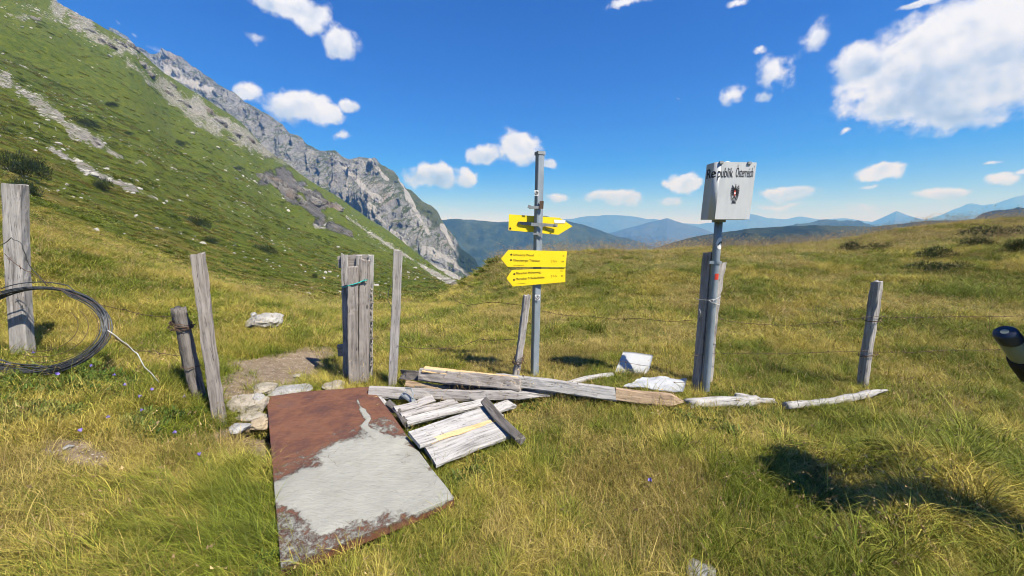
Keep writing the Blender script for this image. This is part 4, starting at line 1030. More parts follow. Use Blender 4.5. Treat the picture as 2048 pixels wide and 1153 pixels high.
hgt = nt.math('ADD', hgt, nt.math('MULTIPLY', nt.noise(nt.mapping(ob, rot=(0, 0, .5), scale=(1, 2.5, 1)), 12, 6, .7), 1.4))
principed_ = principled(nt, out, c, nt.maprange(mm, 0, 1, .6, .92), nt.bump(hgt, .8, .012), spec=.3)
NL, NR, FR, FL = PLATE
na_, nb2 = 150, 260
s_, t_ = np.meshgrid(np.linspace(0, 1, na_), np.linspace(0, 1, nb2))
P4 = [np.array(v) for v in (NL, NR, FR, FL)]
pos_ = (1 - t_)[..., None] * ((1 - s_)[..., None] * P4[0] + s_[..., None] * P4[1]) + t_[..., None] * ((1 - s_)[..., None] * P4[3] + s_[..., None] * P4[2])
wx, wy = pos_[..., 0], pos_[..., 1]
ppx, ppy = to_px(pos_[..., 0], pos_[..., 1], pos_[..., 2])
nn = fbm(wx * 5, wy * 5, octaves=4, seed=60)
mpoly = [(556, 960), (600, 930), (660, 915), (700, 892), (740, 868), (775, 872), (815, 890), (850, 915), (872, 955), (888, 995), (840, 1030), (760, 1045), (660, 1062), (600, 1050), (560, 1010), (553, 985)]
P_ = mpoly; ins = poly_in(P_, ppx, ppy); dd = seg_dist(ppx, ppy, P_ + P_[:1]); sd_ = np.where(ins, dd, -dd)
mort_m = sstep(-44, 22, sd_ + nn * 22)
trail = sstep(11, 2, seg_dist(ppx, ppy, [(712, 795), (722, 820), (738, 842), (728, 858), (752, 874), (790, 892), (840, 910)]) + nn * 5 + np.interp(ppy, [790, 880], [4, 0]))
speck = .50 * sstep(1080, 1120, ppy) + .42 * sstep(60, 10, seg_dist(ppx, ppy, [(560, 1075), (640, 1100), (800, 1060), (890, 1010)])) + .36 * sstep(60, 5, np.abs(sd_)) * (ppx < 800)
mort_m = np.maximum(np.maximum(mort_m, trail), np.clip(speck, 0, .52))
zt = pos_[..., 2] + sstep(.3, .8, mort_m) * .007 + nn * .0012 + fbm(wx * 1.6 + 4, wy * 1.6, octaves=2, seed=88) * .012 + np.sin(s_ * math.pi) * np.sin(t_ * math.pi) * .01
edge = np.concatenate([np.stack([wx, wy, zt], -1).reshape(-1, 3)])
top_f = grid_faces(nb2, na_)
# skirt: folded steel edge and underside
ring = list(range(na_)) + [i * na_ + na_ - 1 for i in range(1, nb2)] + [(nb2 - 1) * na_ + i for i in range(na_ - 2, -1, -1)] + [i * na_ for i in range(nb2 - 2, 0, -1)]
low = edge[ring] + [0, 0, -.05]; nv0 = len(edge); k = len(ring)
sk = np.array([(ring[(i + 1) % k], ring[i], nv0 + i, nv0 + (i + 1) % k) for i in range(k)])
V = np.concatenate([edge, low])
cpt = edge.mean(0); V = V - cpt
me = mesh_np('steel_plate', V, np.concatenate([top_f, sk]), [m_plate], smooth=True)
m_attr = np.concatenate([mort_m.ravel(), np.zeros(k)]); fattr(me, 'mortar', m_attr)
sh = np.ones(len(me.polygons), bool); sh[len(top_f):] = False; me.polygons.foreach_set('use_smooth', sh)
plate = link('steel_plate', me, loc=Vector(cpt)); tag(plate, 'rusty steel plate bridging the ditch, half covered in dried mortar', 'steel plate')
me2 = mesh_np('plate_underside', np.array([NL, NR, FR, FL]) + [0, 0, -.049] - cpt, [(3, 2, 1, 0)], [m_plate]); fattr(me2, 'mortar', np.zeros(4))
o = link('underside', me2, plate)

# ------------------------------------------------------------------ stones
def rock_mat(name, light, mid, dark, sc=7):
    m, nt, out = new_mat(name); ob = nt.new('ShaderNodeTexCoord').outputs['Object']
    a = nt.noise(nt.mapping(ob, rot=(.2, .1, 0), scale=(1, 1, 2.2)), sc, 8, .72); b = nt.noise(ob, sc * 7, 5, .7)
    c = nt.ramp(a, [(.3, dark), (.48, mid), (.66, light)]); c = nt.mix(nt.maprange(b, .45, .3, 0, .7), c, tuple(q * .4 for q in dark))
    principled(nt, out, c, .92, nt.bump(nt.math('ADD', a, nt.math('MULTIPLY', b, .5)), .9, .03), spec=.15); return m
m_rpale = rock_mat('stone_pale', (.42, .385, .32), (.33, .30, .245), (.17, .15, .115))
m_rgrey = rock_mat('stone_grey', (.45, .45, .44), (.33, .33, .325), (.18, .18, .18))
m_rtan = rock_mat('stone_tan', (.48, .405, .29), (.38, .31, .215), (.22, .17, .11))
m_rwhite = rock_mat('stone_white', (.44, .43, .40), (.33, .32, .295), (.15, .145, .13), 4)
def rock_mesh(name, size, mat, seed, sub=4, flat=.35):
    bm = bmesh.new(); bmesh.ops.create_icosphere(bm, subdivisions=sub, radius=1)
    co = np.array([v.co[:] for v in bm.verts]); rs = np.random.default_rng(seed)
    sgn = np.sign(co); co = sgn * np.abs(co) ** .72                  # blocky
    for _ in range(7):                                               # chop with planes
        n = rs.standard_normal(3); n /= np.linalg.norm(n); d = rs.uniform(.62, .95); q = co @ n - d; co = co - np.maximum(q, 0)[:, None] * n * .92
    nz = fbm(co[:, 0] * 1.7 + seed, co[:, 1] * 1.7, co[:, 2] * 2.4, 4, seed) * .12
    co = co * (1 + nz[:, None]); co = co * (np.array(size) / 2)
    F = [tuple(v.index for v in f.verts) for f in bm.faces]; bm.verts.index_update(); bm.free()
    return mesh_np(name, co, F, [mat], smooth=False)
def stone(label, px, py, wpx, hpx, dep, mat, seed, rot=0, tilt=0, z=None, cat='stone', name='stone', group='loose stones', sub=4):
    p = on_ground(px, py + hpx * .45) if z is None else PZ(px, py, z)
    k = ppm(p); w = wpx / k; h = hpx / k
    o = link(name, rock_mesh(name, (w, dep, h), mat, seed, sub)); o.location = p + Vector((0, dep * .3, h * .38)); o.rotation_euler = (tilt, 0, rot)
    return tag(o, label, cat, group)
stone('large pale slab stone beside the leaning warm grey post', 486, 812, 70, 40, .22, m_rpale, 3, .1, .15)
stone('small blue grey wedge stone on the pale slab', 514, 813, 22, 26, .11, m_rgrey, 5, .4, .3, z=.10)
stone('thin flat pale stone under the large slab', 498, 838, 60, 15, .16, m_rpale, 8, .05)
stone('rounded tan stone against the side of the steel plate', 515, 852, 34, 22, .14, m_rtan, 9, .2)
stone('low brown grey stone at the foot of the leaning warm grey post', 472, 860, 38, 15, .16, m_rgrey, 11, -.1)
stone('flat grey stone behind the far edge of the steel plate', 574, 786, 78, 15, .28, m_rgrey, 13, .1)
stone('mossy pale stone beside the dirt path', 518, 781, 46, 14, .25, m_rpale, 15, .2)
stone('bright flat stone at the foot of the tied board gate', 664, 777, 46, 16, .22, m_rpale, 17, .2)
stone('lumpy white limestone block in the grass beyond the path', 519, 648, 66, 38, .5, m_rwhite, 21, .1)
stone('small dark pebble perched on the white limestone block', 505, 633, 10, 8, .08, m_rgrey, 22, .1, 0, z=on_ground(505, 655).z + .28)
stone('half buried grey rock at the bottom edge of the meadow', 1412, 1150, 56, 30, .14, m_rgrey, 25, -.6).location.z -= .03
stone('small pale stone in the dirt hollow on the left bank', 128, 898, 16, 8, .06, m_rgrey, 27)
stone('pale pebble in the path behind the steel plate', 592, 752, 14, 6, .07, m_rpale, 28)

# craggy outcrop in the middle of the green slope
m_crag, nt, out = new_mat('crag_rock'); g = nt.new('ShaderNodeNewGeometry'); pos = g.outputs['Position']
a = nt.noise(nt.mapping(pos, rot=(0, .5, .2), scale=(1, 1, .5)), .11, 8, .75); b = nt.noise(pos, .5, 5, .7); c3 = nt.noise(pos, .05, 3, .5)
c = nt.ramp(a, [(.34, (.045, .042, .04)), (.43, (.17, .163, .152)), (.55, (.27, .26, .24)), (.68, (.38, .36, .325))])
c = nt.mix(nt.maprange(c3, .52, .66, 0, .55), c, (.33, .23, .16)); c = nt.mix(nt.maprange(b, .42, .3, 0, .8), c, (.02, .02, .02))
principled(nt, out, c, .95, nt.bump(nt.math('ADD', nt.math('MULTIPLY', a, 7), nt.math('MULTIPLY', b, 1.5)), 1.0, 1.0), spec=.08)
def crag_block(size, seed):
    bm = bmesh.new(); bmesh.ops.create_icosphere(bm, subdivisions=4, radius=1); co = np.array([v.co[:] for v in bm.verts]); rs_ = np.random.default_rng(seed)
    co = np.sign(co) * np.abs(co) ** .7
    for _ in range(5):
        n = rs_.standard_normal(3); n /= np.linalg.norm(n); q = co @ n - rs_.uniform(.55, .9); co = co - np.maximum(q, 0)[:, None] * n * .9
    nz = ridged(co[:, 0] * 1.6 + seed, co[:, 1] * 1.6, co[:, 2] * .9, 5, seed, gain=.7); co = co * (.72 + .42 * nz)[:, None] * (np.array(size) / 2)
    F = [tuple(v.index for v in f.verts) for f in bm.faces]; bm.free(); return mesh_np('crag', co, F, [m_crag], smooth=False)
def outcrop(label, spots, name='rock_outcrop'):
    pts = [ray_hit(px_, py_) for px_, py_, _, _ in spots]; t = thing(name, label, 'rocks', pts[0], 'crags of the slope')
    for i, ((px_, py_, w_, h_), p) in enumerate(zip(spots, pts)):
        k = ppm(p); o = link('crag', crag_block((w_ / k, w_ / k * .6, h_ / k), 200 + i * 3 + int(px_)), t, p - pts[0] + Vector((0, 0, -.12 * h_ / k))); o.rotation_euler = (0, .45, .3 * math.sin(i * 2.3))
rs = np.random.default_rng(8); sp = []
for i in range(34):
    t = i / 33; cx = 532 + 140 * t + rs.normal(0, 7); mid = 356 + 62 * t + (26 * math.sin(math.pi * min(1, t * 1.15))) * rs.uniform(-.1, 1.0); sp.append((cx, mid, rs.uniform(20, 36), rs.uniform(15, 28)))
outcrop('craggy grey limestone outcrop breaking through the middle of the green slope', sp)
outcrop('small broken ledge just below the large outcrop', [(668, 455, 22, 10), (684, 463, 24, 12), (700, 470, 18, 9)])
outcrop('pale boulders strewn along the crest of the green slope', [(262, 96, 34, 22), (240, 88, 26, 14), (222, 92, 26, 12), (205, 84, 22, 12), (282, 128, 24, 14), (300, 150, 24, 14), (335, 188, 26, 14), (372, 212, 26, 14), (415, 222, 34, 16), (440, 246, 30, 16), (470, 268, 30, 16), (500, 282, 26, 14), (345, 172, 20, 10), (180, 62, 22, 10), (150, 36, 22, 10)])
outcrop('two dark ledges in the grass left of the outcrop', [(462, 280, 22, 8), (548, 314, 20, 8), (70, 40, 26, 10)])
outcrop('bright boulder standing at the foot of the upper scree fan', [(184, 280, 22, 20), (192, 290, 16, 12)])

# ------------------------------------------------------------------ fallen timbers
def lying(name, label, a, za, b, zb, sec_w, sec_d, mat, front=(0, -.45, 1), seed=0, cat='timber', group='fallen fence timbers', parent=None, **kw):
    p0, p1 = PZ(*a, za), PZ(*b, zb)
    if parent is None:
        o = timber(name, p0, p1, sec_w, sec_d, mat, front, None, seed, **kw); return tag(o, label, cat, group)
    return timber(name, p0, p1, sec_w, sec_d, mat, front, parent, seed, **kw)
tb = thing('squared_timber', 'grey beam with a freshly split orange top resting on the pile', 'timber', PZ(940, 760, .18), 'fallen fence timbers')
lying('shaft', '', (842, 748), .19, (1040, 771), .17, .12, .11, m_wwarm, (0, -1, .35), 51, parent=tb, chamf=.012, rough=.004)
lying('split_face', '', (848, 739), .243, (1032, 760), .223, .085, .016, m_wfresh, (0, -.35, 1), 52, parent=tb, rough=.004)
tb = thing('squared_timber', 'long pale post with a brown pointed end lying across the pile', 'timber', PZ(1180, 785, .12), 'fallen fence timbers')
q0, q1 = PZ(992, 759, .17), PZ(1366, 804, .10); qm = q0.lerp(q1, .66)
timber('shaft', q0, qm, .115, .10, m_wpale, (0, -1, .3), tb, 53, chamf=.012, rough=.003)
timber('tip', qm, q1, .115, .10, m_wbrown, (0, -1, .3), tb, 63, chamf=.012, rough=.003, point=.10)
lying('squared_timber', 'dark splintered beam jutting out under the grey beam', (803, 750), .12, (985, 772), .10, .09, .07, m_wdark, (0, -1, .3), 54, broken=.035, rough=.006)
lying('timber_slab', 'small brown split slab beneath the pile', (812, 769), .09, (900, 776), .08, .06, .03, m_wbrown, (0, -1, .6), 55, point=.12, rough=.005)
lying('squared_timber', 'long grey tapering post lying from the plate corner', (740, 785), .11, (1098, 795), .07, .11, .10, m_wgrey, (0, -1, .4), 56, w1=.085, d1=.07, chamf=.014, rough=.005, point=.28)
lying('squared_timber', 'short grey post end poking out behind the tapering post', (985, 781), .07, (1112, 790), .05, .075, .07, m_wgrey, (0, -1, .4), 57, round_=True, rough=.006)
lying('squared_timber', 'dark rotten beam lying low behind the tapering post', (830, 778), .05, (1000, 783), .05, .08, .06, m_wdark, (0, -1, .4), 58, rough=.006)
lying('fallen_pole', 'bleached pole running from the pile up to the curved sheet', (1128, 770), .05, (1226, 750), .035, .06, .055, m_wpale, (0, -1, .5), 59, round_=True, rough=.007, cat='pole')
lying('fallen_pole', 'bleached rough log at the foot of the box sign', (1380, 810), .045, (1512, 797), .04, .10, .06, m_wpale, (0, -1, .8), 60, round_=True, rough=.006, broken=.03, cat='pole')
lying('fallen_pole', 'short bleached stick beyond the rough log', (1470, 795), .04, (1548, 796), .04, .05, .045, m_wpale, (0, -1, .8), 61, round_=True, rough=.008, cat='pole')
lying('fallen_pole', 'long bleached pole with a pointed end near the square meadow post', (1572, 814), .035, (1774, 783), .06, .07, .065, m_wpale, (0, -1, .6), 62, round_=True, rough=.008, point=.2, cat='pole')
# gate fragments
def plank_panel(label, planks, bars, loc):
    t = thing('gate_panel', label, 'gate panel', loc, 'broken gate panels')
    for i, (nm, a, za, b, zb, w, d, mat, fr, sd2) in enumerate(planks + bars):
        o = timber(nm, PZ(*a, za), PZ(*b, zb), w, d, mat, fr, t, sd2, rough=.004, chamf=.006)
    return t
upn = (0.05, -.25, 1)
plank_panel('collapsed panel of two wide bleached planks with a dark crossbar', [
    ('plank', (827, 881), .13, (990, 822), .11, .185, .03, m_wpale, (.02, -.22, 1), 71),
    ('plank', (860, 913), .075, (1020, 856), .07, .20, .03, m_wpale, (.0, -.22, 1), 72),
    ('split_strip', (842, 892), .115, (984, 842), .108, .04, .02, m_wfresh, (.02, -.25, 1), 73)],
    [('crossbar', (970, 806), .16, (1040, 878), .10, .065, .075, m_wdark, (-.5, -.6, 1), 74)], PZ(920, 870, 0))
plank_panel('smaller broken panel of three narrow planks on a dark batten', [
    ('plank', (790, 820), .11, (868, 800), .10, .085, .028, m_wgrey, (0, -.3, 1), 75),
    ('plank', (802, 832), .105, (914, 803), .095, .07, .028, m_wgrey, (0, -.3, 1), 76),
    ('plank', (812, 845), .085, (975, 803), .075, .08, .03, m_wpale, (0, -.45, 1), 77)],
    [('batten', (780, 808), .085, (816, 851), .065, .05, .08, m_wdark, (-.3, -.5, 1), 78)], PZ(850, 830, 0))
lying('loose_plank', 'short bleached plank end behind the crossbar of the wide panel', (985, 822), .06, (1022, 808), .05, .11, .03, m_wpale, (0, -.3, 1), 79, cat='plank')
lying('loose_plank', 'pale plank edge showing between plate and broken panel', (752, 795), .07, (790, 822), .06, .05, .03, m_wpale, (0, -.3, 1), 80, cat='plank')
# metal bits
o = MB().tube([PZ(812, 784, .16), PZ(811, 776, .19), PZ(823, 778, .19), PZ(826, 786, .165), PZ(825, 798, .13)], .008, 6).build('bent_bracket', m_galvdull); set_origin(o, PZ(818, 785, .16)); tag(o, 'bent pale metal bracket hooked over the tapering post', 'bracket')
o = MB().box(PZ(818, 797, .10), Vector((.07, -.05, -.02)), Vector((.012, .02, 0)), Vector((0, .004, .008))).build('metal_strip', m_galvdull); set_origin(o, PZ(818, 797, .10)); tag(o, 'short pale strip lying under the bent bracket', 'strip')
o = MB().tube([PZ(1302, 826, .03), PZ(1308, 829, .03), PZ(1316, 829, .03), PZ(1324, 824, .035)], .008, 6).build('metal_hook', m_sheet); set_origin(o, PZ(1312, 828, .03)); tag(o, 'small bent pale metal hook in the grass below the pointed tip', 'hook')
def sheet(name, label, corners, bend, th=.006, n=14, seed=0, crumple=.0):
    C = [Vector(c) for c in corners]; nrm = (C[1] - C[0]).cross(C[3] - C[0]).normalized()
    if nrm.y > 0: nrm = -nrm
    S, T = np.meshgrid(np.linspace(0, 1, n), np.linspace(0, 1, n)); P = []
    for s, t in zip(S.ravel(), T.ravel()):
        p = (C[0] * (1 - s) + C[1] * s) * (1 - t) + (C[3] * (1 - s) + C[2] * s) * t
        b = bend * (math.sin(s * 5.2 + .6) * .6 + math.sin(s * math.pi)) + crumple * float(fbm(np.array([s * 4.]), np.array([t * 4.]), octaves=3, seed=seed)[0])
        P.append(p + nrm * b)
    P = P + [p - nrm * th for p in P]; f = [tuple(int(q) for q in r) for r in grid_faces(n, n)]; m = n * n
    rg = list(range(n)) + [i * n + n - 1 for i in range(1, n)] + [(n - 1) * n + i for i in range(n - 2, -1, -1)] + [i * n for i in range(n - 2, 0, -1)]
    F = f + [tuple(q + m for q in r[::-1]) for r in f] + [(rg[i], rg[(i + 1) % len(rg)], rg[(i + 1) % len(rg)] + m, rg[i] + m) for i in range(len(rg))]
    o = MB().add((P, F)).build(name, m_sheet, smooth=True); set_origin(o, C[0]); return tag(o, label, 'sheet', 'pale metal sheets')
sheet('metal_sheet', 'curved pale metal sheet standing tilted in the grass', [PY(1246, 704, 4.22), PY(1307, 710, 4.20), PY(1293, 762, 4.06), PY(1229, 746, 4.10)], .022, seed=1)
sheet('metal_sheet', 'crumpled pale sheet lying flat at the foot of the box sign boards', [PZ(1284, 756, .08), PZ(1374, 757, .10), PZ(1366, 784, .06), PZ(1246, 774, .05)], .01, seed=2, crumple=.012, n=22)

# ------------------------------------------------------------------ hiker at the right edge, mostly outside the frame
def skin_body(name, joints, edges, mat, parent=None, sub=2, root=0):
    me = bpy.data.meshes.new(name); me.from_pydata([j[0] for j in joints], edges, []); me.update()
    ob = bpy.data.objects.new(name, me); COL.objects.link(ob)
    ob.modifiers.new('s', 'SKIN'); sv = me.skin_vertices[0].data
    for i, j in enumerate(joints):
        r = j[1]; sv[i].radius = r if isinstance(r, tuple) else (r, r); sv[i].use_root = i == root
    m2 = ob.modifiers.new('u', 'SUBSURF'); m2.levels = sub; m2.render_levels = sub
    dg = bpy.context.evaluated_depsgraph_get(); nm = bpy.data.meshes.new_from_object(ob.evaluated_get(dg))
    bpy.data.objects.remove(ob); bpy.data.meshes.remove(me)
    nm.materials.clear(); nm.materials.append(mat); nm.polygons.foreach_set('use_smooth', np.ones(len(nm.polygons), bool)); nm.name = name
    o = link(name, nm, parent); return o
HP = Vector((2.86, 1.68, Hs(2.86, 1.68)))
FACE = math.radians(-75)                                       # looks out of the frame to the right and onward
person = thing('person', 'hiker in dark clothes with black backpack at the right edge, mostly out of frame', 'person', HP)
person.rotation_euler = (0, 0, FACE)
J = [((0, 0, .98), (.155, .11)), ((0, .01, 1.18), (.145, .10)), ((0, .02, 1.38), (.17, .105)), ((0, .02, 1.47), (.10, .075)), ((0, .03, 1.53), (.055, .055)),
     ((.18, .01, 1.43), .058), ((.24, .02, 1.15), .046), ((.22, .20, .96), .036), ((-.18, .01, 1.43), .058), ((-.24, .02, 1.15), .046), ((-.22, .20, .96), .036),
     ((.10, 0, .90), .092), ((.11, .03, .50), .062), ((.12, -.02, .10), .045), ((-.10, 0, .90), .092), ((-.11, .05, .50), .062), ((-.12, .04, .10), .045)]
Ed = [(0, 1), (1, 2), (2, 3), (3, 4), (2, 5), (5, 6), (6, 7), (2, 8), (8, 9), (9, 10), (0, 11), (11, 12), (12, 13), (0, 14), (14, 15), (15, 16)]
body = skin_body('body', J, Ed, m_cloth, person)
tr = [((.10, 0, .93), .10), ((.11, .03, .50), .074), ((.12, -.02, .12), .062)]
for sx_, tl in ((1, 0), (-1, .02)):
    skin_body('trouser_leg', [((sx_ * q[0][0], q[0][1] + tl, q[0][2]), q[1]) for q in tr], [(0, 1), (1, 2)], m_cloth2, person)
    skin_body('boot', [((sx_ * .12, -.04 + tl, .12), .062), ((sx_ * .12, -.02 + tl, .05), .056), ((sx_ * .125, .14 + tl, .04), .045), ((sx_ * .125, .19 + tl, .035), .03)], [(0, 1), (1, 2), (2, 3)], m_boot, person)
    hx_ = sx_ * .22; fs_ = [((hx_, .20, .96), .03), ((hx_, .25, .93), (.034, .02))]; es_ = [(0, 1)]
    for q in range(4):
        b0_ = len(fs_); off_ = (q - 1.5) * .019; ln_ = (.07, .08, .076, .058)[q]
        fs_ += [((hx_ + off_, .275, .915), .009), ((hx_ + off_, .275 + ln_ * .45, .895), .0085), ((hx_ + off_, .275 + ln_ * .7, .865), .007)]; es_ += [(1, b0_), (b0_, b0_ + 1), (b0_ + 1, b0_ + 2)]
    b0_ = len(fs_); fs_ += [((hx_ - sx_ * .035, .245, .92), .011), ((hx_ - sx_ * .05, .275, .90), .009)]; es_ += [(1, b0_), (b0_, b0_ + 1)]
    skin_body('hand', fs_, es_, m_skin, person, 1)
hd = skin_body('head', [((0, .03, 1.50), .052), ((0, .05, 1.60), (.072, .082)), ((0, .045, 1.68), (.076, .092)), ((0, .04, 1.745), (.055, .07)), ((0, .135, 1.645), (.014, .016)), ((.078, .03, 1.645), (.012, .02)), ((-.078, .03, 1.645), (.012, .02))],
               [(0, 1), (1, 2), (2, 3), (1, 4), (2, 5), (2, 6)], m_skin, person)
skin_body('hair', [((0, .0, 1.60), (.07, .05)), ((0, .01, 1.70), (.083, .085)), ((0, .02, 1.765), (.06, .07))], [(0, 1), (1, 2)], m_hair, person)
# backpack on the person's back
bm = bmesh.new(); bmesh.ops.create_cube(bm, size=1); bmesh.ops.subdivide_edges(bm, edges=bm.edges[:], cuts=4, use_grid_fill=True)
for v in bm.verts:
    x, y, z = v.co; f_ = 1 - .35 * abs(z * 2) ** 3; v.co = (x * .34 * (1 - .25 * abs(y * 2) ** 2 * (y < 0)) * f_, -.29 + y * .30 * f_ - .02 * math.sin(z * 3), 1.22 + z * .56)
bme = bpy.data.meshes.new('backpack'); bm.to_mesh(bme); bm.free(); bme.materials.append(m_cloth)
bme.polygons.foreach_set('use_smooth', np.ones(len(bme.polygons), bool))
pack = link('backpack', bme); pack.location = HP; pack.rotation_euler = (0, 0, FACE); tag(pack, 'black backpack worn by the hiker at the right edge', 'backpack')
for sx_ in (-1, 1):
    V, F = tube_np([(sx_ * .13, -.13, 1.46), (sx_ * .14, -.02, 1.53), (sx_ * .14, .10, 1.46), (sx_ * .15, .13, 1.30), (sx_ * .18, .05, 1.12), (sx_ * .19, -.10, 1.02)], .018, 6)
    link('strap', mesh_np('strap', V, F, [m_cloth]), pack)
# bottle in the side pocket
BOT = None
bc = PY(2028, 692, 1.72); btop = PY(2001, 652, 1.70); bd = (btop - bc).normalized()
bot = thing('water_bottle', 'grey water bottle with a navy cap in the backpack side pocket', 'bottle', bc)
def lathe(c, ax, prof, k=18):
    ax = Vector(ax).normalized(); a = ax.cross(Vector((0, 0, 1))); a = a.normalized() if a.length > .01 else Vector((1, 0, 0)); b = ax.cross(a); V = []
    for h, r in prof:
        for j in range(k): V.append(Vector(c) + ax * h + (a * math.cos(2 * math.pi * j / k) + b * math.sin(2 * math.pi * j / k)) * r)
    return V, [tuple(int(q) for q in f) for f in grid_faces(len(prof), k, True)] + [tuple(range(k))[::-1], tuple((len(prof) - 1) * k + j for j in range(k))]
MB().add(lathe(bc, bd, [(-.16, .036), (-.15, .040), (.035, .040), (.045, .036)])).build('bottle_body', m_bottle_b, bot, True)
MB().add(lathe(bc, bd, [(.04, .041), (.05, .042), (.098, .040), (.106, .034)])).build('cap', m_bottle_c, bot, True)
o = MB().add(lathe(bc, bd, [(-.26, .040), (-.24, .05), (-.14, .052), (-.09, .048), (-.087, .044)])).build('side_pocket', m_cloth, pack, True)
MB().add(lathe(bc + bd * .1055, bd, [(0, .014), (.002, .013)])).build('cap_mark', m_bottle_b, bot)
# ------------------------------------------------------------------ shrubs, hillside fence posts, flowers
def leaf_mat(name, cols, patch=.35, trans=.24, rough=.6, sc=1.0, pmix=.5):
    """cols: dark, mid, light, dry; the mix follows world-space patches and each instance's own tint"""
    m, nt, out = new_mat(name); g = nt.new('ShaderNodeNewGeometry'); pos = g.outputs['Position']; oi = nt.new('ShaderNodeObjectInfo')
    a = nt.noise(pos, .8 * sc, 2, .6); b = nt.noise(pos, 5 * sc, 1, .6)
    base = nt.ramp(nt.math('ADD', nt.math('MULTIPLY', a, .6), nt.math('MULTIPLY', oi.outputs['Random'], .4)), [(.25, cols[0]), (.5, cols[1]), (.75, cols[2])])
    rb = nt.attr('blade')
    dryf = nt.math('ADD', nt.math('MULTIPLY', nt.math('SUBTRACT', a, .5), 4.4), nt.math('ADD', nt.math('MULTIPLY', nt.math('SUBTRACT', b, .5), 1.8), nt.math('MULTIPLY', nt.math('SUBTRACT', rb, .5), .9)))
    dry = nt.maprange(dryf, -patch, .45 - patch, 0, 1) if False else nt.maprange(dryf, .5 - pmix - .28, .5 - pmix + .28)
    c = nt.mix(dry, base, cols[3])
    c = nt.mix(nt.math('MULTIPLY', nt.attr('tip'), .3), c, cols[3])
    c = nt.mix(nt.maprange(rb, .75, 1.0, 0, .6), c, cols[2])
    hv = nt.new('ShaderNodeHueSaturation'); nt.put(hv.inputs['Color'], c); nt.put(hv.inputs['Value'], nt.maprange(nt.math('FRACT', nt.math('MULTIPLY', rb, 7.31)), 0, 1, .5, 1.6)); c = hv.outputs[0]
    df = nt.new('ShaderNodeBsdfPrincipled'); nt.put(df.inputs['Base Color'], c); df.inputs['Roughness'].default_value = rough; df.inputs['Specular IOR Level'].default_value = .25
    tl = nt.new('ShaderNodeBsdfTranslucent'); nt.put(tl.inputs[0], c)
    mxs = nt.new('ShaderNodeMixShader'); mxs.inputs[0].default_value = trans
    nt.l.new(df.outputs[0], mxs.inputs[1]); nt.l.new(tl.outputs[0], mxs.inputs[2]); nt.l.new(mxs.outputs[0], out.inputs[0]); return m
m_turf = leaf_mat('grass_turf', [(.048, .094, .005), (.096, .152, .009), (.178, .222, .018), (.37, .30, .065)], pmix=.36)
m_long = leaf_mat('grass_long', [(.05, .10, .006), (.108, .166, .010), (.21, .245, .024), (.43, .35, .08)], pmix=.36)
m_straw = leaf_mat('grass_straw', [(.15, .125, .028), (.27, .212, .052), (.37, .292, .082), (.42, .335, .11)], pmix=.55)
m_seed = leaf_mat('grass_seed', [(.22, .14, .06), (.33, .23, .10), (.42, .31, .15), (.45, .33, .17)], pmix=.5)
m_herb = leaf_mat('herb_leaf', [(.05, .095, .018), (.085, .15, .026), (.14, .20, .04), (.26, .25, .07)], pmix=.2, trans=.3)
m_needle = leaf_mat('pine_needles', [(.010, .020, .005), (.018, .034, .008), (.034, .055, .012), (.05, .055, .018)], pmix=.3, trans=.15, sc=.5)
m_heathc = leaf_mat('heath_clump', [(.07, .105, .012), (.11, .145, .017), (.16, .18, .026), (.21, .18, .05)], pmix=.42, trans=.2, sc=.25)
m_heathd = leaf_mat('heath_dark', [(.06, .095, .011), (.09, .125, .014), (.125, .15, .02), (.18, .155, .04)], pmix=.3, trans=.2, sc=.25)

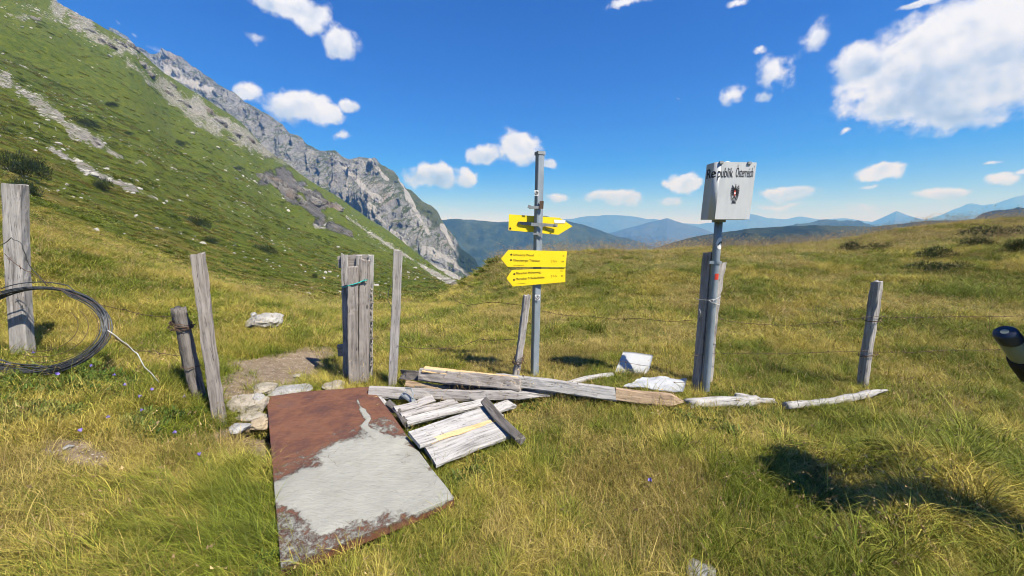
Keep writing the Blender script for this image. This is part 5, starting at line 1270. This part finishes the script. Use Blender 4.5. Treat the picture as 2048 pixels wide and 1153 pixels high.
def blades_mesh(name, n, radius, h0, h1, w, lean, mat, seed, segs=4, lay=None, curl=.5, seedhead=0.0, shape='disc'):
    rs = np.random.default_rng(seed); V = []; F = []; tip = []; bl = []
    for i in range(n):
        r = radius * math.sqrt(rs.uniform()); th = rs.uniform(0, 2 * math.pi); bx_, by_ = r * math.cos(th), r * math.sin(th)
        h = rs.uniform(h0, h1) * (1 - .35 * r / radius); az_ = rs.uniform(0, 2 * math.pi) if rs.uniform() < .45 else th + rs.normal(0, .6)
        if lay is not None: az_ = lay + rs.normal(0, .45)
        le = abs(rs.normal(lean, lean * .5)); cu = rs.uniform(curl * .4, curl * 1.5); b_ = rs.uniform(); wd = w * rs.uniform(.6, 1.3)
        dx, dy = math.cos(az_), math.sin(az_); tw = rs.uniform(0, math.pi); sxv, syv = math.cos(tw), math.sin(tw)
        if lay is not None or rs.uniform() < .5: sxv, syv = -dy, dx
        x, y, z = bx_, by_, -.02; a = le * .5; o0 = len(V); sl = h / segs
        for s in range(segs + 1):
            t = s / segs; ww = wd * (1 - t ** 1.6) * .5 if s < segs else 0
            if s < segs: V += [(x - sxv * ww, y - syv * ww, z), (x + sxv * ww, y + syv * ww, z)]; tip += [t, t]; bl += [b_, b_]
            else: V.append((x, y, z)); tip.append(1); bl.append(b_)
            x += dx * math.sin(a) * sl; y += dy * math.sin(a) * sl; z += math.cos(a) * sl; a += cu / segs * (1 + le)
            a = min(a, 2.1)
        for s in range(segs - 1): F.append((o0 + 2 * s, o0 + 2 * s + 1, o0 + 2 * s + 3, o0 + 2 * s + 2))
        F.append((o0 + 2 * segs - 2, o0 + 2 * segs - 1, o0 + 2 * segs))
        if rs.uniform() < seedhead:
            for q in range(9):
                t = q / 9; px_, py_, pz_ = x + dx * t * .05, y + dy * t * .05, z + .05 * (1 - t) - .025 + t * .02; m = len(V); s2 = .0036 * (1 - t * .6)
                d1 = rs.normal(0, 1, 3) * s2 * 1.3; d2 = rs.normal(0, 1, 3) * s2
                V += [(px_ - d1[0], py_ - d1[1], pz_ - d1[2]), (px_ + d2[0], py_ + d2[1], pz_ + d2[2]), (px_ + d1[0], py_ + d1[1], pz_ + d1[2] + .008)]; F.append((m, m + 1, m + 2)); tip += [1, 1, 1]; bl += [b_] * 3
    me = mesh_np(name, V, F, [mat], smooth=True); fattr(me, 'tip', tip); fattr(me, 'blade', bl); return me
def leaf_clump(name, n, size, leaf, mat, seed, squash=.6, needle=False):
    """a ball of many small leaf faces"""
    rs = np.random.default_rng(seed)
    d = rs.standard_normal((n, 3)); d /= np.linalg.norm(d, axis=1)[:, None]; d[:, 2] = np.abs(d[:, 2]) * (1 if not needle else 1)
    lump = 1 + .30 * fbm(d[:, 0] * 2.2 + seed, d[:, 1] * 2.2, d[:, 2] * 2.2, 3, seed)
    r = rs.uniform(.45, 1, n) ** .5 * lump; c = d * r[:, None] * np.array([size, size, size * squash])
    up = d + rs.standard_normal((n, 3)) * .5 + [0, 0, .6]; up /= np.linalg.norm(up, axis=1)[:, None]
    sd2 = np.cross(up, rs.standard_normal((n, 3))); sd2 /= np.linalg.norm(sd2, axis=1)[:, None]
    L = leaf * rs.uniform(.6, 1.5, n)[:, None]; Wd = L * (.16 if needle else .38)
    V = np.stack([c - sd2 * Wd * .5, c + sd2 * Wd * .5, c + sd2 * Wd * .35 + up * L, c - sd2 * Wd * .35 + up * L], 1).reshape(-1, 3)
    F = np.arange(4 * n).reshape(n, 4); me = mesh_np(name, V, F, [mat], smooth=False)
    fattr(me, 'tip', np.tile([0, 0, .25, .25], n)); fattr(me, 'blade', np.repeat(rs.uniform(0, 1, n), 4)); return me
# dwarf pines and junipers: each a bush of its own
def bush_variant(seed, needles=2600):
    rs = np.random.default_rng(seed); parts = []
    V = []; F = []; tip = []; bl = []
    for k in range(7):
        me = leaf_clump('tmp', needles // 7, 1, .16, m_needle, seed * 10 + k, .75, True)
        n = len(me.vertices); co = np.empty(n * 3, np.float32); me.vertices.foreach_get('co', co); co = co.reshape(-1, 3)
        s = rs.uniform(.35, .6); off = np.array([rs.uniform(-.65, .65), rs.uniform(-.35, .35), rs.uniform(0, .25)]); co = co * [s, s, s * 1.05] + off
        b = len(V); V += co.tolist(); F += (np.arange(n).reshape(-1, 4) + sum(0 for _ in ()) + b).tolist()
        t = np.empty(n, np.float32); me.attributes['tip'].data.foreach_get('value', t); tip += t.tolist(); me.attributes['blade'].data.foreach_get('value', t); bl += t.tolist(); bpy.data.meshes.remove(me)
    me = mesh_np('foliage', V, np.array(F), [m_needle], smooth=False); fattr(me, 'tip', tip); fattr(me, 'blade', bl); return me
BV = [bush_variant(s) for s in (1, 2, 3)]
stem_m = timber_mesh('stem', .5, .06, .06, m_wdark, 5, round_=True, w1=.03, d1=.03)
def bush(label, px, py, wpx, hpx, var, Y=None, group='dwarf pine bushes', near=False, name='dwarf_pine'):
    p = ray_hit(px, py + hpx * .35, 9 if near else 14) if Y is None else PY(px, py + hpx * .35, Y)
    k = ppm(p); w = wpx / k / 2.0; h = hpx / k
    t = thing(name, label, 'bush', p, group)
    a = link('foliage', BV[var % 3], t, Vector((0, 0, -.05 * h))); a.scale = (w * 1.15, w * .8, h * 1.7); a.rotation_euler = (0, .0, var * .7 if wpx < hpx * 1.5 else (math.pi * (var % 2)))
    if hpx > 12:
        sg = math.atan(.35); a.rotation_euler[1] = sg * .6 if not near else 0
    b = link('stem', stem_m, t, Vector((0, 0, -.25))); b.scale = (w * .8, w * .8, h); return t
for i, (lb, *q) in enumerate([
    ('long dark dwarf pine bush above the broad coil post', 46, 342, 96, 44), ('rounded dark dwarf pine bush behind the top of the broad coil post', 62, 382, 70, 44),
    ('elongated dark dwarf pine high on the slope below the scree fan', 172, 249, 56, 16), ('squat dark dwarf pine beside the lower scree tongue', 208, 376, 40, 24),
    ('small dark dwarf pine on the upper slope left of the fence row', 220, 211, 34, 10), ('small flat dwarf pine at mid slope below the fence row', 362, 290, 30, 10),
    ('dark dwarf pine low on the slope above the leaning warm grey post', 396, 448, 48, 20), ('dark dwarf pine just downhill of its twin above the path', 426, 484, 40, 20),
    ('low spreading dwarf pine on the lower slope above the tied gate', 532, 502, 52, 16), ('tiny dwarf pine near the small rock ledge', 476, 340, 24, 8),
    ('tiny round dwarf pine alone on the lowest slope left of the gate', 628, 553, 13, 10), ('small dark dwarf pine near the row of distant fence posts', 258, 269, 20, 7)]):
    bush(lb, *q, i)
for i, (lb, *q) in enumerate([
    ('low dark juniper mat on the meadow crest at the right edge', 1995, 458, 110, 16, 14), ('dark juniper mat below the crest on the right', 1952, 464, 70, 16, 11), ('wide dark juniper mat in the upper right meadow', 1880, 478, 80, 18, 10),
    ('green juniper mat halfway up the right meadow', 1880, 500, 96, 14, 9), ('dark juniper mat touching the right picture edge', 2035, 476, 56, 20, 9.5), ('small dark juniper clump above the square meadow post', 1702, 505, 46, 13, 13), ('low juniper clump left of the wide mat', 1755, 494, 44, 12, 13)]):
    px_, py_, w_, h_, Y_ = q; p = PY(px_, py_ + h_ * .3, Y_); p.z = Hs(p.x, p.y); k = ppm(p)
    t = thing('juniper_mat', lb, 'bush', p, 'juniper mats on the meadow'); a = link('foliage', BV[i % 3], t); a.scale = (w_ / k / 1.8, w_ / k / 2.4, h_ / k * 2.4)
    b = link('stem', stem_m, t, Vector((0, 0, -.3))); b.scale = (1, 1, .6)
# distant fence posts on the hillside
fp = timber_mesh('hill_fence_post', 1.5, .12, .12, m_wpale, 5, nseg=4, round_=True)
for i, (px_, py_, h_) in enumerate([(50, 252, 8), (80, 259, 8), (113, 266, 8), (25, 238, 7), (242, 285, 6), (258, 289, 6), (282, 297, 6), (300, 303, 6), (308, 305, 6), (348, 305, 6), (398, 322, 5)]):
    p = ray_hit(px_, py_); o = link('hill_fence_post', fp); o.location = p - Vector((0, 0, .2)); s_ = h_ / ppm(p) / 1.4; o.scale = (max(.7, s_ * .7), max(.7, s_ * .7), s_)
    tag(o, 'tiny pale fence post in the upper row near the left scree fan' if i < 4 else 'tiny pale fence post in the long row across the middle of the slope', 'post', 'far fence posts by the scree fan' if i < 4 else 'far fence posts across the slope')
# bellflowers
m_bell = plain('bell_petal', (.22, .17, .56), .6, .3, 60); m_stalk = plain('flower_stalk', (.06, .11, .03), .7, .3, 40)
def bell_meshes():
    V = []; F = []; rings_ = [(0, .003), (.006, .010), (.016, .013), (.024, .019)]
    for i, (h, r) in enumerate(rings_):
        for j in range(10): V.append((r * math.cos(j * .628) * (1.2 if (i == 3 and j % 2 == 0) else 1), r * math.sin(j * .628) * (1.2 if (i == 3 and j % 2 == 0) else 1), h + (.006 if (i == 3 and j % 2 == 0) else 0)))
    F = grid_faces(4, 10, True).tolist(); me = mesh_np('petals', V, F, [m_bell], True)
    V2, F2 = tube_np([(0, 0, 0), (.006, 0, .06), (.0, .004, .14), (.004, 0, .185)], [.0018, .0015, .0013, .0012], 5); return me, mesh_np('stalk', V2, F2, [m_stalk], True)
bm1, bm2 = bell_meshes(); rs = np.random.default_rng(12)
for i, (px_, py_) in enumerate([(112, 762), (176, 743), (232, 759), (280, 803), (291, 829), (230, 838), (170, 868), (373, 800), (400, 911), (302, 791), (258, 781), (1297, 976), (20, 735), (340, 868), (76, 708)]):
    p = on_ground(px_, py_ + 12); p.z = Hs(p.x, p.y)
    t = thing('bellflower', 'small violet bellflower on a thin stalk in the meadow grass', 'flower', p, 'violet bellflowers in the grass'); t.rotation_euler = (rs.normal(0, .15), rs.normal(0, .15), rs.uniform(0, 6))
    top = PY(px_, py_, p.y); hh_ = max(.06, top.z - p.z); s = hh_ / .185
    b = link('stalk', bm2, t); b.scale = (1, 1, s); a = link('petals', bm1, t, Vector((.004, 0, hh_))); a.rotation_euler = (.9, .2, 0); a.scale = (.62, .62, .62)

# ------------------------------------------------------------------ grass
def gn_scatter(name, label, pts, rots, scls, idx, sources):
    me = mesh_np(name, pts, [])
    for nm_, typ, arr in (('rot', 'FLOAT_VECTOR', rots), ('scl', 'FLOAT_VECTOR', scls), ('idx', 'INT', idx)):
        a = me.attributes.new(nm_, typ, 'POINT')
        if typ == 'INT': a.data.foreach_set('value', np.asarray(arr, np.int32))
        else: a.data.foreach_set('vector', np.asarray(arr, np.float32).ravel())
    o = link(name, me); tag(o, label, kind='stuff')
    coll = bpy.data.collections.new(name + '_sources')
    for i, s in enumerate(sources):
        so = bpy.data.objects.new('%s_source_%02d' % (name, i), s); coll.objects.link(so)
    ng = bpy.data.node_groups.new(name + '_scatter', 'GeometryNodeTree')
    ng.interface.new_socket('Geometry', in_out='INPUT', socket_type='NodeSocketGeometry'); ng.interface.new_socket('Geometry', in_out='OUTPUT', socket_type='NodeSocketGeometry')
    N = ng.nodes; Lk = ng.links; gi = N.new('NodeGroupInput'); go = N.new('NodeGroupOutput')
    ip = N.new('GeometryNodeInstanceOnPoints'); ci = N.new('GeometryNodeCollectionInfo'); ci.inputs[0].default_value = coll; ci.inputs['Separate Children'].default_value = True; ci.inputs['Reset Children'].default_value = True
    def na(nm_, typ):
        q = N.new('GeometryNodeInputNamedAttribute'); q.data_type = typ; q.inputs[0].default_value = nm_; return q.outputs[0]
    Lk.new(gi.outputs[0], ip.inputs['Points']); Lk.new(ci.outputs[0], ip.inputs['Instance']); ip.inputs['Pick Instance'].default_value = True
    Lk.new(na('idx', 'INT'), ip.inputs['Instance Index'])
    er = N.new('FunctionNodeEulerToRotation'); Lk.new(na('rot', 'FLOAT_VECTOR'), er.inputs[0]); Lk.new(er.outputs[0], ip.inputs['Rotation'])
    Lk.new(na('scl', 'FLOAT_VECTOR'), ip.inputs['Scale']); Lk.new(ip.outputs[0], go.inputs[0])
    md = o.modifiers.new('scatter', 'NODES'); md.node_group = ng; return o
def wedge(rs, n, y0, y1, umax=1.75, power=1.0):
    """points over the viewed wedge, area-uniform between y0 and y1"""
    y = np.sqrt(rs.uniform(y0 * y0, y1 * y1, n)); u = rs.uniform(-umax, umax, n); return u * y, y
def keep_off(x, y, pad=0.0):
    k = poly_in([(p.x, p.y) for p in PLATE], x, y)
    k |= rng_rand(len(x)) < dirt_mask(x, y) * 1.25
    k |= (seg_dist(x, y, [(PLATE[0].x, PLATE[0].y), (PLATE[1].x, PLATE[1].y)]) < .07) & (rng_rand(len(x)) < .7)
    for a_, b_ in ((PZ(1232, 762, .03), PZ(1300, 770, .03)), (PZ(1245, 778, .03), PZ(1372, 790, .03))):
        k |= (seg_dist(x, y, [(a_.x, a_.y), (b_.x, b_.y)]) < .11) & (rng_rand(len(x)) < .8)
    return ~k
_rr = np.random.default_rng(99)
def rng_rand(n): return _rr.uniform(0, 1, n)
turf = [blades_mesh('turf', 75, .11, .04, .12, .0048, .8, m_turf, s, 3, curl=.8) for s in range(4)]
longg = [blades_mesh('long', 70, .09, .12, .27, .0044, .5, m_long, 20 + s, 5, curl=1.7) for s in range(4)]
layg = [blades_mesh('lay', 80, .12, .20, .42, .0034, .9, m_long, 30 + s, 5, lay=0.0, curl=1.2) for s in range(3)]
strw = [blades_mesh('straw', 75, .11, .07, .20, .0030, .95, m_straw, 40 + s, 4, curl=1.5) for s in range(4)]
tuss = [blades_mesh('tuss', 150, .07, .16, .36, .0040, .55, m_long, 70 + s, 5, curl=2.0) for s in range(3)] + [blades_mesh('tussdry', 130, .07, .14, .34, .0026, .6, m_straw, 75 + s, 5, curl=2.0) for s in range(2)]
seeds = [blades_mesh('seed', 9, .10, .28, .45, .0026, .22, m_seed, 50 + s, 5, curl=.6, seedhead=1.0) for s in range(3)]
strands = [blades_mesh('strand', 12, .16, .22, .44, .0042, .9, m_straw if s % 2 else m_long, 85 + s, 6, curl=1.3) for s in range(4)]
herbs = [leaf_clump('herb', 90, .10, .022, m_herb, 60 + s, .55) for s in range(3)]
SRC = turf + longg + layg + strw + seeds + herbs + tuss + strands
iT, iL, iY, iS, iD, iH, iX, iZ = 0, 4, 8, 11, 15, 18, 21, 26
def assemble(rs, x, y, kind_idx, smin, smax, grow=1.0, layaz=None, zoff=0.0):
    n = len(x); z = H(x, y) - .01 + zoff
    s = rs.uniform(smin, smax, n) * grow
    rz = rs.uniform(0, 2 * math.pi, n) if layaz is None else layaz + rs.normal(0, .35, n)
    rot = np.stack([rs.normal(0, .12, n), rs.normal(0, .12, n), rz], -1)
    return np.stack([x, y, z], -1), rot, np.stack([s, s, s * rs.uniform(.8, 1.25, n)], -1), kind_idx
def soft_region(x, y, lst):                                     # lst of (px, py, radius m)
    m = np.zeros(len(x))
    for px_, py_, r in lst:
        p = on_ground(px_, py_); m = np.maximum(m, np.exp(-((x - p.x) ** 2 + (y - p.y) ** 2) / (r * r)))
    return m
rs = np.random.default_rng(3); parts_ = []
GREEN_SPOTS = [(120, 780, .5), (60, 830, .4), (300, 850, .25), (1480, 800, .25), (1400, 850, .3), (940, 950, .2), (520, 1130, .25)]
STRAW_SPOTS = [(120, 1000, .9), (300, 1000, .6), (40, 1080, .7), (250, 950, .5), (480, 930, .3), (180, 1120, .5), (560, 1000, .3), (960, 1000, .3), (1000, 1100, .3), (1330, 950, .3), (450, 880, .35), (330, 940, .4), (1180, 960, .4), (1250, 1050, .35), (1620, 950, .4)]
LAY_SPOTS = [(400, 1020, .35), (480, 1060, .35), (330, 1090, .3), (470, 980, .3)]
LONG_SPOTS = [(500, 1010, .45), (440, 1100, .5), (960, 1050, .5), (1000, 930, .4), (1850, 1000, .6), (1900, 850, .6), (820, 1110, .4), (1050, 1090, .4), (1950, 1080, .5), (1700, 870, .5)]
for (y0, y1, n, gs) in ((.75, 2.4, 8500, .66), (2.2, 5.2, 15000, .9), (5, 11, 15500, 1.5), (11, 25, 15500, 2.3)):
    x, y = wedge(rs, n, y0, y1); k = keep_off(x, y); x, y = x[k], y[k]; n = len(x)
    st = soft_region(x, y, STRAW_SPOTS); gr_ = soft_region(x, y, GREEN_SPOTS); lg = soft_region(x, y, LONG_SPOTS)
    dry = fbm(x * .5, y * .5, octaves=3, seed=70) + st * 1.3 - gr_ * 1.2; lush = fbm(x * .7 + 9, y * .7, octaves=3, seed=71) + lg * 1.2 - st * .5
    u = rs.uniform(0, 1, n)
    kind = np.where(u < .55, iT + rs.integers(0, 4, n), np.where(u < .78, iS + rs.integers(0, 4, n), iL + rs.integers(0, 4, n)))
    kind = np.where((dry > .45) & (u > .25), iS + rs.integers(0, 4, n), kind)
    kind = np.where((y > 2.6) & (y < 5) & (x > -.6) & (kind >= iL) & (kind < iY) & (rs.uniform(0, 1, n) < .6), iT + rs.integers(0, 4, n), kind)
    kind = np.where((lush > .55) & ~((y > 2.6) & (y < 5) & (x > -.6)) & (u > .45), iL + rs.integers(0, 4, n), kind)
    kind = np.where((gr_ > .45) & (u > .35), np.where(u > .88, iH + rs.integers(0, 3, n), iT + rs.integers(0, 4, n)), kind)
    q_ = assemble(rs, x, y, kind, .75, 1.3, gs); q_[2][:, 2] /= gs ** .8; parts_.append(q_)
# long grass combed over the bank on the left and flopping over the plate edges
x, y = wedge(rs, 6000, .9, 3.2, 1.5); m = soft_region(x, y, LAY_SPOTS); k = (rs.uniform(0, 1, len(x)) < m * .9) & keep_off(x, y); parts_.append(assemble(rs, x[k], y[k], iY + rs.integers(0, 3, k.sum()), .6, 1.0, 1.0, math.radians(200)))
x, y = wedge(rs, 9000, .9, 3.6, 1.5); dp = seg_dist(x, y, [(p.x, p.y) for p in PLATE] + [(PLATE[0].x, PLATE[0].y)])
k = (dp < .10) & ~poly_in([(p.x, p.y) for p in PLATE], x, y) & (rs.uniform(0, 1, len(x)) < .95) & ~((x < -1.0) & (y > 1.95)) & ~((y < 1.95) & (x > -1.05) & (x < -.55) & (rs.uniform(0, 1, len(x)) < .75)); parts_.append(assemble(rs, x[k], y[k], np.where(rs.uniform(0, 1, k.sum()) < .6, iL + rs.integers(0, 4, k.sum()), iS + rs.integers(0, 4, k.sum())), .55, .95))
# tussocks in loose drifts
for (y0, y1, n, g_) in ((.9, 3.0, 900, .85), (2.8, 6, 600, .9), (6, 12, 900, 1.0), (12, 22, 1500, 1.3)):
    x, y = wedge(rs, n, y0, y1); k = keep_off(x, y) & (fbm(x * .8, y * .8, octaves=2, seed=81) + .5 * soft_region(x, y, LONG_SPOTS) > .1) & ~((y > 2.6) & (y < 4.6) & (x > -.8) & (x < 3.2)) & ~((x < -2.6) & (y > 2.2) & (y < 3.6)); x, y = x[k], y[k]
    parts_.append(assemble(rs, x, y, iX + rs.integers(0, 5, len(x)), .55, 1.0, g_))
for (y0, y1, n, g_) in ((.8, 3, 1100, .8), (3, 6, 900, .8)):
    x, y = wedge(rs, n, y0, y1); k = keep_off(x, y); x, y = x[k], y[k]; q_ = assemble(rs, x, y, iZ + rs.integers(0, 4, len(x)), .6, 1.1, g_); q_[2][:, 2] *= np.where((y > 2.6) & (x > -.8) & (x < 3.2), .5, 1.0); parts_.append(q_)
# tall tussocks hanging over the hollow on the right
for px_, py_, n, sx_, sy_ in ((1760, 905, 16, .25, .10), (1880, 930, 26, .25, .14), (1990, 960, 22, .2, .14), (1950, 880, 18, .3, .15), (1700, 985, 12, .2, .08), (1850, 1050, 14, .2, .08)):
    p = on_ground(px_, py_); x = rs.normal(p.x, sx_, n); y = rs.normal(p.y, sy_, n); parts_.append(assemble(rs, x, y, iX + rs.integers(0, 3, n), 1.0, 1.6, 1.0))
# herbs at the sign foot, tussocks round posts and timbers
for px_, py_, n, sd2 in ((1440, 792, 60, .25), (1500, 815, 22, .3), (1400, 830, 26, .3), (90, 775, 40, .45), (300, 850, 20, .25), (760, 800, 20, .1), (940, 815, 25, .12), (1110, 800, 40, .2)):
    p = on_ground(px_, py_); x = rs.normal(p.x, sd2, n); y = rs.normal(p.y, sd2 * .6, n); k = keep_off(x, y); parts_.append(assemble(rs, x[k], y[k], iH + rs.integers(0, 3, k.sum()), .5, .95))
for px_, py_, n, sd2 in ((640, 755, 26, .16), (500, 775, 22, .2), (760, 790, 8, .08), (940, 812, 14, .12), (860, 830, 10, .1), (1070, 762, 20, .15), (1400, 790, 22, .15), (1728, 775, 26, .16), (400, 820, 30, .15), (1100, 800, 30, .25), (1250, 810, 40, .3), (1450, 830, 30, .25), (1640, 815, 40, .3), (560, 780, 10, .1), (800, 760, 20, .2), (900, 735, 30, .3)):
    p = on_ground(px_, py_); x = rs.normal(p.x, sd2, n); y = rs.normal(p.y, sd2 * .6, n); k = ~poly_in([(q.x, q.y) for q in PLATE], x, y); parts_.append(assemble(rs, x[k], y[k], np.where(rs.uniform(0, 1, k.sum()) < .7, iL + rs.integers(0, 4, k.sum()), iS + rs.integers(0, 4, k.sum())), .55, 1.0))
# seed stalks: thin over the meadow, thick along the crest on the right
for (y0, y1, n, g_) in ((1.1, 5, 300, .85), (5, 12, 1300, 1.0), (12, 22, 5200, 1.35)):
    x, y = wedge(rs, n, y0, y1); k = keep_off(x, y); x, y = x[k], y[k]
    if y0 >= 12: k = (x > -1); x, y = x[k], y[k]
    parts_.append(assemble(rs, x, y, iD + rs.integers(0, 3, len(x)), .7, 1.15, g_))
# seed stalks nodding over the dark hollow on the right
p = on_ground(1790, 985); x = rs.normal(p.x, .3, 12); y = rs.normal(p.y, .12, 12); parts_.append(assemble(rs, x, y, iD + rs.integers(0, 3, 12), .7, 1.0))
P_, R_, S_, I_ = (np.concatenate([q[i] for q in parts_]) for i in range(4))
gn_scatter('grass', 'dry yellow green alpine meadow grass', P_, R_, S_, I_, SRC)
# heath and tussock clumps over the near hillside
HS = [leaf_clump('heathclump', 190, 1.0, .26, m_heathc, 80 + s, .45) for s in range(3)] + [leaf_clump('heathdark', 190, 1.0, .26, m_heathd, 90 + s, .45) for s in range(2)]
parts_ = []
for (y0, y1, n, sz) in ((11, 30, 4200, .26), (26, 70, 8000, .42), (60, 170, 9000, .75), (150, 330, 3500, 1.1)):
    y = np.sqrt(rs.uniform(y0 * y0, y1 * y1, n)); u = rs.uniform(-1.5, .0, n); x = u * y
    z = H(x, y); px_, py_ = to_px(x, y, z); rk = hill_rock(px_, py_)
    dens_ = fbm(x * 3.2 / sz * .08, y * 3.2 / sz * .05, octaves=3, seed=44)
    Yb_ = np.interp(u, _b[:, 0], _b[:, 2]); k = (rk < .3) & (y > Yb_ * .95) & (dens_ > -.05); x, y, z, dn = x[k], y[k], z[k], dens_[k]
    n = len(x); s = rs.uniform(.5, 1.2, n) * sz
    ix = np.where(rs.uniform(0, 1, n) < .62 - .5 * np.clip(dn, 0, 1), rs.integers(0, 3, n), 3 + rs.integers(0, 2, n))
    parts_.append((np.stack([x, y, z - .08 * s], -1), np.stack([rs.normal(0, .1, n), .35 + rs.normal(0, .1, n), rs.uniform(-.5, .5, n)], -1), np.stack([s * 1.15, s, s * rs.uniform(.4, .9, n)], -1), ix))
P_, R_, S_, I_ = (np.concatenate([q[i] for q in parts_]) for i in range(4))
gn_scatter('hillside_vegetation', 'low heath and tussock grass covering the green slope', P_, R_, S_, I_, HS)
# scree and scattered rocks of the slope
m_scr = rock_mat('scree_rock', (.46, .445, .41), (.34, .33, .305), (.19, .185, .165), 1.5)
RK = [rock_mesh('scree_rock', (1, .8, .55), m_scr, 100 + s, 2) for s in range(5)]
parts_ = []
for (y0, y1, n, sz) in ((20, 60, 26000, .26), (55, 160, 60000, .5), (150, 400, 60000, .95)):
    y = np.sqrt(rs.uniform(y0 * y0, y1 * y1, n)); u = rs.uniform(-1.5, 0, n); x = u * y; z = H(x, y); px_, py_ = to_px(x, y, z); rk = hill_rock(px_, py_)
    cl_ = fbm(x / sz * .03, y / sz * .03, octaves=3, seed=46)
    k = (rs.uniform(0, 1, n) < rk * .42 * (crag_m(x, y, z) < .3) + .026 * (cl_ > .2)) & (y > 13); x, y, z = x[k], y[k], z[k]; n = len(x)
    s = rs.lognormal(0, .45, n) * sz
    parts_.append((np.stack([x, y, z + .05 * s], -1), rs.normal(0, .3, (n, 3)) + np.stack([np.zeros(n), np.full(n, .35), rs.uniform(0, 6, n)], -1), np.stack([s, s, s * rs.uniform(.6, 1.1, n)], -1), rs.integers(0, 5, n)))
P_, R_, S_, I_ = (np.concatenate([q[i] for q in parts_]) for i in range(4))
gn_scatter('scree', 'pale scree and scattered rocks on the green slope', P_, R_, S_, I_, RK)
